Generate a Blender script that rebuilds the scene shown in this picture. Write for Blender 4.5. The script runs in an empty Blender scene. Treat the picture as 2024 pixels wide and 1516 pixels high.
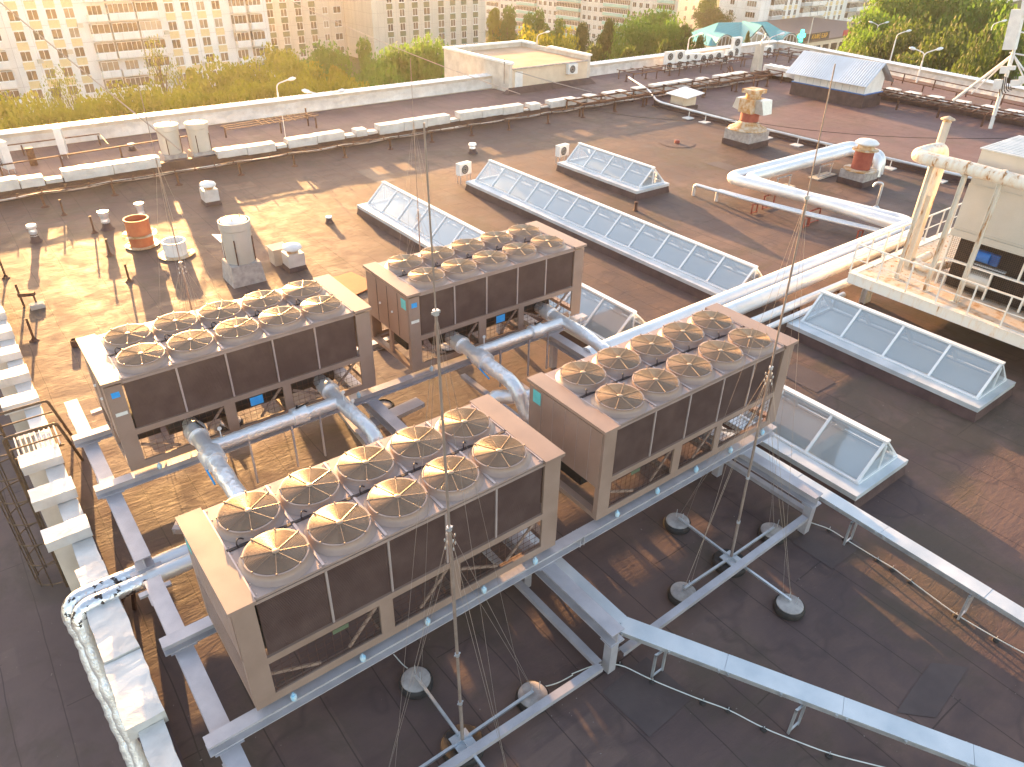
import bpy, math, random
from mathutils import Vector, Matrix
R = math.radians
random.seed(7)
scene = bpy.context.scene
COL = scene.collection

# ------------------------------------------------------------------ camera
CF, CRX, CRO, CRZ = 1453.588, 57.50443, 1.282991, -38.030158      # focal length in photo pixels, tilt, roll, heading
CPOS = Vector((-1.17753, -7.62321, 10.31260))
cm = bpy.data.cameras.new('camera'); cam = bpy.data.objects.new('camera', cm); COL.objects.link(cam)
CMAT = Matrix.Rotation(R(CRZ), 3, 'Z') @ Matrix.Rotation(R(CRX), 3, 'X') @ Matrix.Rotation(R(CRO), 3, 'Z')
cam.matrix_world = Matrix.Translation(CPOS) @ CMAT.to_4x4()
cm.sensor_fit = 'HORIZONTAL'; cm.sensor_width = 36.0; cm.lens = 36.0 * CF / 2024.0
cm.clip_start = 0.1; cm.clip_end = 3000
scene.camera = cam
# ------------------------------------------------------------------ light
SUN_AZ, SUN_EL = 80.0, 8.2          # direction the sun stands in (degrees from +x), height
w = bpy.data.worlds.new("World"); scene.world = w; w.use_nodes = True
wn = w.node_tree; wn.nodes.clear()
sky = wn.nodes.new('ShaderNodeTexSky'); sky.sky_type = 'NISHITA'; sky.sun_disc = False
sky.sun_elevation = R(SUN_EL); sky.sun_rotation = R(90.0 - SUN_AZ)
sky.air_density = 1.0; sky.dust_density = 1.2; sky.ozone_density = 1.0
bg = wn.nodes.new('ShaderNodeBackground'); bg.inputs[1].default_value = 0.15
wo = wn.nodes.new('ShaderNodeOutputWorld')
hue = wn.nodes.new('ShaderNodeMix'); hue.data_type = 'RGBA'; hue.blend_type = 'MULTIPLY'; hue.inputs['Factor'].default_value = 1.0
hue.inputs[7].default_value = (1.0, 0.84, 0.76, 1); wn.links.new(sky.outputs[0], hue.inputs[6])
wn.links.new(hue.outputs[2], bg.inputs[0]); wn.links.new(bg.outputs[0], wo.inputs[0])
sl = bpy.data.lights.new('sun', 'SUN'); sl.energy = 3.5; sl.angle = R(0.6); sl.color = (1.0, 0.54, 0.20)
so = bpy.data.objects.new('sun', sl); COL.objects.link(so)
sd = Vector((math.cos(R(SUN_AZ)) * math.cos(R(SUN_EL)), math.sin(R(SUN_AZ)) * math.cos(R(SUN_EL)), math.sin(R(SUN_EL))))
so.rotation_euler = sd.to_track_quat('Z', 'Y').to_euler(); so.location = (0, 0, 60)
scene.view_settings.view_transform = 'Standard'; scene.view_settings.look = 'None'
scene.view_settings.exposure = 2.65; scene.view_settings.gamma = 1.0
scene.render.engine = 'CYCLES'
ZR = -1.5        # roof level
GZ = -18.0       # street level

# ------------------------------------------------------------------ reading helpers: rays through the photo
def ray(px, py):
    return CMAT @ Vector(((px - 1012) / CF, (758 - py) / CF, -1.0))
def at(px, py, z=ZR):
    d = ray(px, py); return CPOS + d * ((z - CPOS.z) / d.z)
def atd(px, py, dist):
    d = ray(px, py); return CPOS + d * (dist / math.hypot(d.x, d.y))

# ------------------------------------------------------------------ materials
MATS = {}
def mat(name, col, rough=0.6, metal=0.0, spec=0.5):
    m = bpy.data.materials.new(name); m.use_nodes = True
    b = m.node_tree.nodes['Principled BSDF']
    b.inputs['Base Color'].default_value = (*col, 1); b.inputs['Roughness'].default_value = rough
    b.inputs['Metallic'].default_value = metal; b.inputs['Specular IOR Level'].default_value = spec
    MATS[name] = m
    return m
def N(m, t): return m.node_tree.nodes.new(t)
def L(m, a, b): m.node_tree.links.new(a, b)
def B(m): return m.node_tree.nodes['Principled BSDF']
def coords(m, scale=(1, 1, 1), kind='Object', rot=(0, 0, 0)):
    c = N(m, 'ShaderNodeTexCoord'); mp = N(m, 'ShaderNodeMapping')
    mp.inputs['Scale'].default_value = scale; mp.inputs['Rotation'].default_value = rot
    if kind == 'World':
        g = N(m, 'ShaderNodeNewGeometry'); L(m, g.outputs['Position'], mp.inputs[0])
    else: L(m, c.outputs[kind], mp.inputs[0])
    return mp.outputs[0]
def noise(m, vec, scale, detail=4, rough=0.55, dist=0.0):
    n = N(m, 'ShaderNodeTexNoise'); n.inputs['Scale'].default_value = scale; n.inputs['Detail'].default_value = detail
    n.inputs['Roughness'].default_value = rough; n.inputs['Distortion'].default_value = dist
    L(m, vec, n.inputs['Vector']); return n.outputs['Fac']
def ramp(m, fac, stops):
    r = N(m, 'ShaderNodeValToRGB'); e = r.color_ramp.elements
    while len(e) > 1: e.remove(e[-1])
    e[0].position = stops[0][0]; c = stops[0][1]; e[0].color = (*c, 1) if len(c) == 3 else c
    for p, c in stops[1:]:
        x = e.new(p); x.color = (*c, 1) if len(c) == 3 else c
    L(m, fac, r.inputs[0]); return r.outputs[0]
def mix(m, fac, a, b, mode='MIX'):
    x = N(m, 'ShaderNodeMix'); x.data_type = 'RGBA'; x.blend_type = mode
    if isinstance(fac, (int, float)): x.inputs['Factor'].default_value = fac
    else: L(m, fac, x.inputs['Factor'])
    for i, v in ((6, a), (7, b)):
        if isinstance(v, tuple): x.inputs[i].default_value = (*v, 1)
        else: L(m, v, x.inputs[i])
    return x.outputs[2]
def math_(m, op, a, b=None):
    x = N(m, 'ShaderNodeMath'); x.operation = op
    for i, v in enumerate((a, b)):
        if v is None: continue
        if isinstance(v, (int, float)): x.inputs[i].default_value = v
        else: L(m, v, x.inputs[i])
    return x.outputs[0]
def bump(m, h, strength=0.3, dist=0.02, prev=None):
    b = N(m, 'ShaderNodeBump'); b.inputs['Strength'].default_value = strength; b.inputs['Distance'].default_value = dist
    L(m, h, b.inputs['Height'])
    if prev is not None: L(m, prev, b.inputs['Normal'])
    L(m, b.outputs[0], B(m).inputs['Normal']); return b.outputs[0]
def vary(name, c1, c2, rough=0.6, metal=0.0, scale=3.0, bs=0.0, bd=0.01, detail=5, spec=0.5, kind='World', stops=(0.35, 0.65), r2=None):
    m = mat(name, c1, rough, metal, spec); v = coords(m, kind=kind)
    n = noise(m, v, scale, detail)
    L(m, ramp(m, n, [(stops[0], c1), (stops[1], c2)]), B(m).inputs['Base Color'])
    if r2 is not None:
        L(m, ramp(m, n, [(stops[0], (rough,) * 3), (stops[1], (r2,) * 3)]), B(m).inputs['Roughness'])
    if bs: bump(m, noise(m, v, scale * 6, 4), bs, bd)
    return m

def make_roof(name, base, dark, light, wr=1.0, moss_c=(0.075, 0.062, 0.042)):
    m = mat(name, base, 0.75, spec=0.35)
    p = coords(m, kind='World')
    n1 = noise(m, p, 0.16, 5, 0.6); n2 = noise(m, p, 1.3, 6, 0.65, 0.6)
    n3 = noise(m, coords(m, (0.35, 2.2, 1), 'World'), 1.1, 5, 0.6)
    c = ramp(m, n1, [(0.3, dark), (0.5, base), (0.72, light)])
    c = mix(m, ramp(m, n2, [(0.42, (0, 0, 0)), (0.7, (0.45,) * 3)]), c, light)
    c = mix(m, ramp(m, n3, [(0.5, (0, 0, 0)), (0.75, (0.4,) * 3)]), c, dark)
    g = N(m, 'ShaderNodeSeparateXYZ'); L(m, p, g.inputs[0])
    wob = math_(m, 'MULTIPLY', noise(m, p, 0.5, 2), 0.12)
    def seam(o, pitch, off, wdt):
        v = math_(m, 'ADD', math_(m, 'ADD', o, wob), off)
        v = math_(m, 'ABSOLUTE', math_(m, 'SUBTRACT', math_(m, 'FRACT', math_(m, 'DIVIDE', v, pitch)), 0.5))
        return math_(m, 'LESS_THAN', v, wdt / pitch)
    s = seam(g.outputs[0], 1.02, 0.3, 0.011)
    # end laps of the rolls: each roll row starts at its own offset
    row = math_(m, 'FLOOR', math_(m, 'DIVIDE', math_(m, 'ADD', g.outputs[0], 0.81), 1.02))
    off = math_(m, 'MULTIPLY', math_(m, 'FRACT', math_(m, 'MULTIPLY', row, 0.618)), 9.0)
    s2 = seam(math_(m, 'ADD', g.outputs[1], off), 9.0, 0, 0.012)
    # one-sheet tone differences
    wn_ = N(m, 'ShaderNodeTexWhiteNoise'); wn_.noise_dimensions = '1D'
    L(m, math_(m, 'ADD', row, math_(m, 'MULTIPLY', math_(m, 'FLOOR', math_(m, 'DIVIDE', math_(m, 'ADD', g.outputs[1], off), 9.0)), 13.7)), wn_.inputs['W'])
    c = mix(m, math_(m, 'MULTIPLY', wn_.outputs['Value'], 0.32), c, dark)
    # repair patches and dried puddle rims
    vo = N(m, 'ShaderNodeTexVoronoi'); vo.inputs['Scale'].default_value = 0.22; L(m, coords(m, (1.0, 1.6, 1), 'World'), vo.inputs['Vector']); vo.distance = 'CHEBYCHEV'
    c = mix(m, ramp(m, vo.outputs['Distance'], [(0.16, (0.4,) * 3), (0.175, (0, 0, 0))]), c, light)
    n4 = noise(m, p, 0.45, 3, 0.5)
    c = mix(m, ramp(m, n4, [(0.56, (0, 0, 0)), (0.585, (0.5,) * 3), (0.61, (0, 0, 0))]), c, dark)
    c = mix(m, math_(m, 'MULTIPLY', math_(m, 'MAXIMUM', s, s2), 0.6), c, tuple(x * 0.35 for x in dark))
    L(m, c, B(m).inputs['Base Color'])
    L(m, ramp(m, n2, [(0.3, (0.6,) * 3), (0.7, (0.85,) * 3)]), B(m).inputs['Roughness'])
    w1 = noise(m, coords(m, (0.6, 2.2, 1), 'World', (0, 0, 0.12)), 2.6, 8, 0.6, 1.3)
    moss = ramp(m, noise(m, p, 0.33, 6, 0.7, 0.4), [(0.50, (0, 0, 0)), (0.62, (0.55,) * 3)])
    c = mix(m, moss, c, moss_c)
    fl = noise(m, p, 14, 3, 0.5); fl2 = noise(m, p, 0.9, 2)
    c = mix(m, math_(m, 'MULTIPLY', math_(m, 'GREATER_THAN', fl, 0.735), math_(m, 'GREATER_THAN', fl2, 0.52)), c, (0.26, 0.22, 0.20))
    L(m, c, B(m).inputs['Base Color'])
    w2 = noise(m, p, 9, 4)
    a = bump(m, w1, 0.34 * wr, 0.032); a = bump(m, w2, 0.3, 0.012, a)
    bump(m, math_(m, 'MAXIMUM', s, s2), 0.6, -0.012, a)
    return m
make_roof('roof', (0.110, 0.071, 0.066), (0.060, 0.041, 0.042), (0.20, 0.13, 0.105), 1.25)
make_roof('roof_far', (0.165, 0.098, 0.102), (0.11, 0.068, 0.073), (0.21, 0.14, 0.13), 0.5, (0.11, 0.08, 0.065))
make_roof('roof_low', (0.125, 0.090, 0.090), (0.092, 0.067, 0.070), (0.15, 0.112, 0.108), 0.35, (0.08, 0.065, 0.055))
vary('membrane', (0.06, 0.034, 0.036), (0.10, 0.06, 0.058), 0.7, scale=2.0, bs=0.5, bd=0.03)
vary('beige', (0.25, 0.175, 0.14), (0.31, 0.22, 0.18), 0.36, scale=1.6, r2=0.5, stops=(0.3, 0.62), detail=8)
vary('beige_deck', (0.31, 0.235, 0.21), (0.37, 0.28, 0.25), 0.32, 0.15, scale=2.5, bs=0.05, r2=0.5, detail=8)
vary('cowl_paint', (0.29, 0.205, 0.17), (0.34, 0.245, 0.205), 0.38, scale=3, detail=8, r2=0.5)
vary('grille', (0.34, 0.23, 0.155), (0.40, 0.28, 0.19), 0.32, 0.45, scale=3, kind='Object')
vary('coil', (0.118, 0.070, 0.060), (0.165, 0.105, 0.090), 0.6, scale=2.2, detail=8, stops=(0.4, 0.7))
vary('trim', (0.45, 0.37, 0.36), (0.52, 0.44, 0.42), 0.4, 0.4, kind='Object')
vary('black', (0.012, 0.011, 0.012), (0.03, 0.025, 0.025), 0.7, scale=6)
vary('fan_shade', (0.13, 0.085, 0.068), (0.17, 0.115, 0.09), 0.6)
vary('blade', (0.14, 0.12, 0.11), (0.20, 0.17, 0.15), 0.4, 0.4, kind='Object')
vary('steel', (0.40, 0.385, 0.42), (0.50, 0.48, 0.51), 0.42, 0.25, scale=2.5, bs=0.06)
vary('galv', (0.55, 0.58, 0.62), (0.68, 0.70, 0.73), 0.38, 0.75, scale=5, r2=0.5)
vary('galv_tray', (0.50, 0.56, 0.61), (0.68, 0.72, 0.76), 0.36, 0.45, scale=1.6, r2=0.6, detail=9, stops=(0.3, 0.68), bs=0.05)
vary('white', (0.66, 0.66, 0.66), (0.78, 0.78, 0.77), 0.45, scale=2)
vary('white_frame', (0.72, 0.75, 0.78), (0.80, 0.82, 0.84), 0.35, 0.1, scale=2)
vary('concrete', (0.30, 0.27, 0.26), (0.46, 0.42, 0.40), 0.85, scale=5, bs=0.4)
vary('concrete_pale', (0.42, 0.38, 0.33), (0.55, 0.50, 0.44), 0.85, scale=1.5, bs=0.2)
vary('rubber', (0.02, 0.017, 0.017), (0.04, 0.034, 0.033), 0.7, scale=8)
vary('brown_steel', (0.075, 0.035, 0.028), (0.15, 0.07, 0.045), 0.7, 0.2, scale=9, bs=0.2)
vary('red_steel', (0.26, 0.055, 0.04), (0.33, 0.08, 0.055), 0.55, scale=5)
vary('ladder', (0.085, 0.055, 0.04), (0.15, 0.10, 0.06), 0.55, 0.3, scale=6)
vary('orange', (0.42, 0.115, 0.055), (0.50, 0.16, 0.07), 0.6, scale=3, detail=8)
vary('ply', (0.50, 0.16, 0.045), (0.42, 0.13, 0.04), 0.7, scale=1.5)
vary('blue_tape', (0.02, 0.30, 0.75), (0.03, 0.36, 0.82), 0.5, scale=5)
vary('teal_label', (0.10, 0.50, 0.52), (0.13, 0.56, 0.57), 0.5, scale=5)
vary('paper', (0.62, 0.62, 0.58), (0.72, 0.72, 0.68), 0.6, scale=8)
vary('isolator', (0.25, 0.55, 0.78), (0.60, 0.68, 0.72), 0.45, scale=14)
vary('blue_motor', (0.02, 0.10, 0.36), (0.03, 0.16, 0.48), 0.45, scale=5)
vary('wire', (0.45, 0.38, 0.34), (0.5, 0.43, 0.38), 0.4, 0.7, scale=3)
vary('cable', (0.55, 0.58, 0.56), (0.65, 0.66, 0.64), 0.5, scale=3)
vary('darkcable', (0.03, 0.02, 0.02), (0.05, 0.03, 0.03), 0.6, scale=3)
vary('pole', (0.30, 0.24, 0.21), (0.40, 0.32, 0.28), 0.4, 0.4, scale=6)
vary('pipe_metal', (0.78, 0.78, 0.79), (0.86, 0.86, 0.86), 0.36, 0.55, scale=1.1, r2=0.48, bs=0.03)
vary('tower_panel', (0.50, 0.49, 0.45), (0.60, 0.58, 0.54), 0.4, 0.3, scale=0.6, bs=0.05)
vary('house_wall', (0.62, 0.50, 0.38), (0.70, 0.58, 0.45), 0.8, scale=1.5, bs=0.1)
vary('marble', (0.50, 0.44, 0.38), (0.66, 0.60, 0.53), 0.7, scale=1.2, bs=0.1)
vary('sand_roof', (0.48, 0.32, 0.20), (0.58, 0.40, 0.27), 0.85, scale=0.5, bs=0.2)
vary('brick_red', (0.30, 0.09, 0.06), (0.42, 0.16, 0.10), 0.7, scale=4, bs=0.1)

def foil(name, c1, c2, sc, st, dist, metal=0.9, rough=0.28, holes=False):
    m = mat(name, c1, rough, metal); p = coords(m, kind='World')
    vo = N(m, 'ShaderNodeTexVoronoi'); vo.feature = 'F1'; vo.inputs['Scale'].default_value = sc
    d = N(m, 'ShaderNodeMix'); d.data_type = 'VECTOR'; d.inputs['Factor'].default_value = 0.12
    nn = N(m, 'ShaderNodeTexNoise'); nn.inputs['Scale'].default_value = sc * 0.9; L(m, p, nn.inputs[0])
    L(m, p, d.inputs[4]); L(m, nn.outputs['Color'], d.inputs[5]); L(m, d.outputs[1], vo.inputs['Vector'])
    n = noise(m, p, sc * 0.5, 5, 0.6, 1.0)
    h = math_(m, 'ADD', vo.outputs['Distance'], math_(m, 'MULTIPLY', n, 1.4))
    c = ramp(m, noise(m, p, 1.7, 5), [(0.35, c1), (0.65, c2)])
    if holes:
        hn = noise(m, p, 6.0, 5, 0.6)
        c = mix(m, ramp(m, hn, [(0.575, (0, 0, 0)), (0.59, (1,) * 3)]), c, (0.03, 0.02, 0.02))
        L(m, ramp(m, hn, [(0.575, (metal,) * 3), (0.59, (0,) * 3)]), B(m).inputs['Metallic'])
    L(m, c, B(m).inputs['Base Color'])
    bump(m, h, st, dist); return m
foil('foil', (0.80, 0.80, 0.81), (0.90, 0.90, 0.90), 9, 0.55, 0.025, 0.6, 0.34)
foil('foil_fine', (0.72, 0.72, 0.73), (0.84, 0.84, 0.84), 20, 0.6, 0.015, 0.6, 0.36)
foil('foil_torn', (0.74, 0.74, 0.75), (0.84, 0.84, 0.85), 14, 0.6, 0.015, 0.85, 0.3, True)
foil('cap_foil', (0.56, 0.545, 0.53), (0.72, 0.71, 0.69), 3.5, 0.5, 0.03, 0.25, 0.42)

def rusty(name, c, rust=(0.42, 0.16, 0.04), lo=0.56, hi=0.64, stretch=(2.2, 2.2, 0.45)):
    m = mat(name, c, 0.5, 0.0); p = coords(m, stretch, 'World')
    n = noise(m, p, 2.6, 7, 0.65)
    f = ramp(m, n, [(lo, (0, 0, 0)), (hi, (1,) * 3)])
    n2 = noise(m, coords(m, kind='World'), 7, 4)
    col = mix(m, f, c, mix(m, n2, rust, tuple(x * 0.5 for x in rust)))
    col = mix(m, math_(m, 'MULTIPLY', ramp(m, n, [(lo - 0.13, (0,) * 3), (lo, (1,) * 3)]), 0.3), col, (0.62, 0.38, 0.16))
    L(m, col, B(m).inputs['Base Color']); L(m, ramp(m, f, [(0, (0.42,) * 3), (1, (0.85,) * 3)]), B(m).inputs['Roughness'])
    bump(m, n, 0.2, 0.01); return m
rusty('rust_white', (0.70, 0.68, 0.62))
rusty('rust_floor', (0.55, 0.50, 0.45), (0.36, 0.20, 0.12), 0.50, 0.66, (1, 1, 1))
rusty('rust_cap', (0.55, 0.50, 0.42), (0.45, 0.20, 0.05), 0.42, 0.6, (1, 1, 1))
rusty('rust_beam', (0.72, 0.71, 0.67), lo=0.64, hi=0.70)

# corrugated sheet
def corr(name, col, sx, metal=0.5):
    m = mat(name, col, 0.4, metal); p = coords(m, kind='World')
    wv = N(m, 'ShaderNodeTexWave'); wv.inputs['Scale'].default_value = sx; wv.bands_direction = 'Y'; L(m, p, wv.inputs['Vector'])
    bump(m, wv.outputs['Fac'], 0.7, 0.03)
    n = noise(m, p, 1.0, 4); L(m, ramp(m, n, [(0.3, col), (0.7, tuple(min(1, x * 1.15) for x in col))]), B(m).inputs['Base Color']); return m
corr('corrugated', (0.58, 0.62, 0.66), 1.6)
corr('teal_roof', (0.02, 0.33, 0.36), 0.55, 0.1)

# glass of the skylights: thin clear sheets with a sky reflection
m = mat('skyglass', (0.80, 0.88, 0.92), 0.06); nt = m.node_tree
tr = N(m, 'ShaderNodeBsdfTransparent'); tr.inputs[0].default_value = (0.86, 0.92, 0.94, 1)
ms = N(m, 'ShaderNodeMixShader'); fr = N(m, 'ShaderNodeFresnel'); fr.inputs[0].default_value = 1.9
gl = N(m, 'ShaderNodeBsdfGlossy'); gl.inputs[0].default_value = (0.92, 0.97, 1, 1); gl.inputs['Roughness'].default_value = 0.08
ms2 = N(m, 'ShaderNodeMixShader'); df = N(m, 'ShaderNodeBsdfDiffuse'); df.inputs[0].default_value = (0.74, 0.76, 0.77, 1)
ms2.inputs[0].default_value = 0.27
L(m, tr.outputs[0], ms2.inputs[1]); L(m, df.outputs[0], ms2.inputs[2])
L(m, math_(m, 'ADD', fr.outputs[0], 0.10), ms.inputs[0]); L(m, ms2.outputs[0], ms.inputs[1]); L(m, gl.outputs[0], ms.inputs[2])
L(m, ms.outputs[0], nt.nodes['Material Output'].inputs[0])
vary('laylight', (0.66, 0.70, 0.72), (0.76, 0.79, 0.80), 0.3, scale=0.5)
m = mat('win_glass', (0.1, 0.08, 0.07), 0.12, spec=0.9); oi = N(m, 'ShaderNodeObjectInfo')     # every window has its own curtains or dark room
rn = math_(m, 'ADD', math_(m, 'MULTIPLY', oi.outputs['Random'], 0.75), math_(m, 'MULTIPLY', noise(m, coords(m, kind='World'), 0.9, 3), 0.3))
L(m, ramp(m, rn, [(0.15, (0.05, 0.04, 0.038)), (0.5, (0.11, 0.085, 0.07)), (0.75, (0.24, 0.19, 0.15)), (0.95, (0.42, 0.37, 0.31))]), B(m).inputs['Base Color'])

def panelwall(name, c, dark, pw=3.2, ph=2.8):
    m = mat(name, c, 0.8); p = coords(m, kind='Object')
    g = N(m, 'ShaderNodeSeparateXYZ'); L(m, p, g.inputs[0])
    def ln(o, pitch, wdt):
        v = math_(m, 'ABSOLUTE', math_(m, 'SUBTRACT', math_(m, 'FRACT', math_(m, 'DIVIDE', o, pitch)), 0.5))
        return math_(m, 'LESS_THAN', v, wdt / pitch)
    s = math_(m, 'MAXIMUM', ln(g.outputs[0], pw, 0.035), math_(m, 'MAXIMUM', ln(g.outputs[2], ph, 0.035), ln(g.outputs[1], pw, 0.035)))
    n = noise(m, coords(m, (1, 1, 0.3), 'Object'), 0.6, 6, 0.65)
    col = ramp(m, n, [(0.3, tuple(x * 0.85 for x in c)), (0.6, c)])
    L(m, mix(m, math_(m, 'MULTIPLY', s, 0.6), col, dark), B(m).inputs['Base Color']); return m
panelwall('wall_white', (0.80, 0.80, 0.80), (0.42, 0.40, 0.38))
panelwall('wall_beige', (0.58, 0.54, 0.48), (0.30, 0.26, 0.22), 1.6, 2.8)
panelwall('wall_cream', (0.70, 0.69, 0.66), (0.38, 0.35, 0.31), 3.2, 2.8)
vary('yellow_panel', (0.62, 0.50, 0.28), (0.68, 0.56, 0.34), 0.8)
vary('green_panel', (0.085, 0.11, 0.07), (0.12, 0.15, 0.09), 0.7)
vary('teal_panel', (0.30, 0.55, 0.50), (0.36, 0.60, 0.55), 0.7)
vary('grey_panel', (0.38, 0.42, 0.45), (0.45, 0.48, 0.5), 0.7)
vary('bark', (0.10, 0.07, 0.05), (0.16, 0.12, 0.08), 0.9)
vary('asphalt', (0.05, 0.045, 0.045), (0.075, 0.065, 0.06), 0.9, scale=0.4)
vary('turf', (0.06, 0.075, 0.02), (0.10, 0.115, 0.03), 0.9, scale=0.15)
vary('shop_roof', (0.14, 0.10, 0.10), (0.18, 0.14, 0.13), 0.8)
def leafmat(name, c1, c2, tl):
    m = mat(name, c1, 0.6, spec=0.3); p = coords(m, kind='World')
    n = noise(m, p, 0.55, 5, 0.7)
    c = ramp(m, n, [(0.35, c1), (0.65, c2)])
    L(m, c, B(m).inputs['Base Color'])
    t = N(m, 'ShaderNodeBsdfTranslucent'); L(m, mix(m, 0.5, c, tl), t.inputs[0])
    x = N(m, 'ShaderNodeMixShader'); x.inputs[0].default_value = 0.42
    L(m, B(m).outputs[0], x.inputs[1]); L(m, t.outputs[0], x.inputs[2]); L(m, x.outputs[0], m.node_tree.nodes['Material Output'].inputs[0]); return m
leafmat('leaf_yellow', (0.13, 0.15, 0.012), (0.24, 0.24, 0.02), (0.62, 0.58, 0.02))
leafmat('leaf_green', (0.05, 0.11, 0.016), (0.10, 0.19, 0.024), (0.28, 0.52, 0.05))
leafmat('leaf_dark', (0.035, 0.065, 0.016), (0.075, 0.11, 0.022), (0.17, 0.26, 0.04))
for nm, c, e in (('green_cross', (0.02, 0.8, 0.35), 2.0),):
    m = mat(nm, c, 0.5); B(m).inputs['Emission Color'].default_value = (*c, 1); B(m).inputs['Emission Strength'].default_value = e
mat('sign_red', (0.45, 0.03, 0.05), 0.5); mat('sign_green', (0.10, 0.40, 0.16), 0.5); mat('sign_dark', (0.03, 0.02, 0.03), 0.5)
mat('letter_red', (0.55, 0.03, 0.06), 0.5); mat('letter_white', (0.8, 0.8, 0.8), 0.5); mat('letter_gold', (0.8, 0.4, 0.05), 0.5)

# ------------------------------------------------------------------ mesh builder
class MB:
    def __init__(s, org=(0, 0, 0)): s.v = []; s.f = []; s.o = Vector(org)
    def add(s, vs, fs):
        n = len(s.v); s.v += [Vector(p) - s.o for p in vs]; s.f += [tuple(i + n for i in f) for f in fs]; return s
    def box(s, x0, x1, y0, y1, z0, z1):
        return s.add([(x0, y0, z0), (x1, y0, z0), (x1, y1, z0), (x0, y1, z0), (x0, y0, z1), (x1, y0, z1), (x1, y1, z1), (x0, y1, z1)],
              [(3, 2, 1, 0), (4, 5, 6, 7), (0, 1, 5, 4), (1, 2, 6, 5), (2, 3, 7, 6), (3, 0, 4, 7)])
    def hexa(s, b, t):            # bottom quad, top quad (both counter-clockwise)
        return s.add(list(b) + list(t), [(3, 2, 1, 0), (4, 5, 6, 7), (0, 1, 5, 4), (1, 2, 6, 5), (2, 3, 7, 6), (3, 0, 4, 7)])
    def bar(s, p, q, wd, ht, up=(0, 0, 1), dz=0.0):
        p, q = Vector(p), Vector(q); d = (q - p).normalized(); u = Vector(up)
        if abs(d.dot(u)) > 0.98: u = Vector((0, 1, 0)) if abs(d.y) < 0.9 else Vector((1, 0, 0))
        a = d.cross(u).normalized() * wd / 2; b = a.cross(d).normalized() * ht / 2
        o = b.normalized() * dz
        A = [p - a - b + o, p + a - b + o, p + a + b + o, p - a + b + o]; Bq = [x + (q - p) for x in A]
        return s.add(A + Bq, [(0, 1, 2, 3), (7, 6, 5, 4), (0, 4, 5, 1), (1, 5, 6, 2), (2, 6, 7, 3), (3, 7, 4, 0)])
    def ibeam(s, p, q, wd, ht, t=0.022):
        s.bar(p, q, wd, t, dz=ht / 2 - t / 2); s.bar(p, q, wd, t, dz=-ht / 2 + t / 2); s.bar(p, q, t, ht - 2 * t - 0.004); return s
    def chan(s, p, q, wd, ht, t=0.012):
        s.bar(p, q, wd, t, dz=ht / 2)
        p, q = Vector(p), Vector(q); d = (q - p).normalized(); a = d.cross(Vector((0, 0, 1))).normalized() * (wd / 2 - t / 2)
        s.bar(p - a, q - a, t, ht - t - 0.004); s.bar(p + a, q + a, t, ht - t - 0.004); return s
    def tube(s, pts, r, n=8, cap=True, rs=None):
        pts = [Vector(p) for p in pts]; m = len(pts); dirs = []
        for i in range(m):
            a = pts[min(i + 1, m - 1)] - pts[max(i - 1, 0)]; dirs.append(a.normalized())
        u = Vector((0, 0, 1)) if abs(dirs[0].z) < 0.9 else Vector((1, 0, 0))
        x = dirs[0].cross(u).normalized(); base = len(s.v); vs = []
        for i in range(m):
            d = dirs[i]; x = (x - d * x.dot(d)).normalized(); y = d.cross(x); rr = rs[i] if rs else r
            k = 1.0
            if 0 < i < m - 1:
                c = (pts[i] - pts[i - 1]).normalized().dot(d); k = 1.0 / max(c, 0.5)
            for j in range(n):
                a = 2 * math.pi * j / n; vs.append(pts[i] + (x * math.cos(a) + y * math.sin(a)) * rr * (k if k < 1.3 else 1.2))
        fs = [(i * n + j, i * n + (j + 1) % n, (i + 1) * n + (j + 1) % n, (i + 1) * n + j) for i in range(m - 1) for j in range(n)]
        if cap: fs += [tuple(range(n))[::-1], tuple(range((m - 1) * n, m * n))]
        return s.add(vs, fs)
    def lathe(s, c, prof, n=24, cap0=False, cap1=False):
        c = Vector(c); vs = []
        for r, z in prof:
            for j in range(n):
                a = 2 * math.pi * j / n; vs.append(c + Vector((r * math.cos(a), r * math.sin(a), z)))
        m = len(prof); fs = [(i * n + j, i * n + (j + 1) % n, (i + 1) * n + (j + 1) % n, (i + 1) * n + j) for i in range(m - 1) for j in range(n)]
        if cap0: fs.append(tuple(range(n))[::-1])
        if cap1: fs.append(tuple(range((m - 1) * n, m * n)))
        return s.add(vs, fs)
    def mesh(s, name, m, smooth=False):
        me = bpy.data.meshes.new(name); me.from_pydata([tuple(p) for p in s.v], [], s.f); me.update()
        me.materials.append(MATS[m])
        if smooth:
            me.polygons.foreach_set('use_smooth', [True] * len(me.polygons))
            try: me.set_sharp_from_angle(angle=R(38))
            except Exception: pass
        return me
    def build(s, name, m, parent=None, smooth=False):
        return put(name, s.mesh(name, m, smooth), parent)
def put(name, me, parent=None, loc=None):
    o = bpy.data.objects.new(name, me); COL.objects.link(o)
    if parent is not None: o.parent = parent
    if loc is not None: o.location = loc
    return o
def tag(o, label, cat, group=None, kind=None):
    if label: o['label'] = label
    if cat: o['category'] = cat
    if group: o['group'] = group
    if kind: o['kind'] = kind
    return o
def thing(name, label, cat, loc=(0, 0, 0), group=None, rz=0.0):
    o = bpy.data.objects.new(name, None); COL.objects.link(o); o.location = loc; o.rotation_euler = (0, 0, rz)
    o.empty_display_size = 0.2
    return tag(o, label, cat, group)
def single(name, mb, m, label, cat, group=None, smooth=False, kind=None):
    o = put(name, mb.mesh(name, m, smooth)); o.location = mb.o
    return tag(o, label, cat, group, kind)
def struct(name, mb, m, smooth=False):
    o = put(name, mb.mesh(name, m, smooth)); o.location = mb.o; o['kind'] = 'structure'; return o
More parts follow.
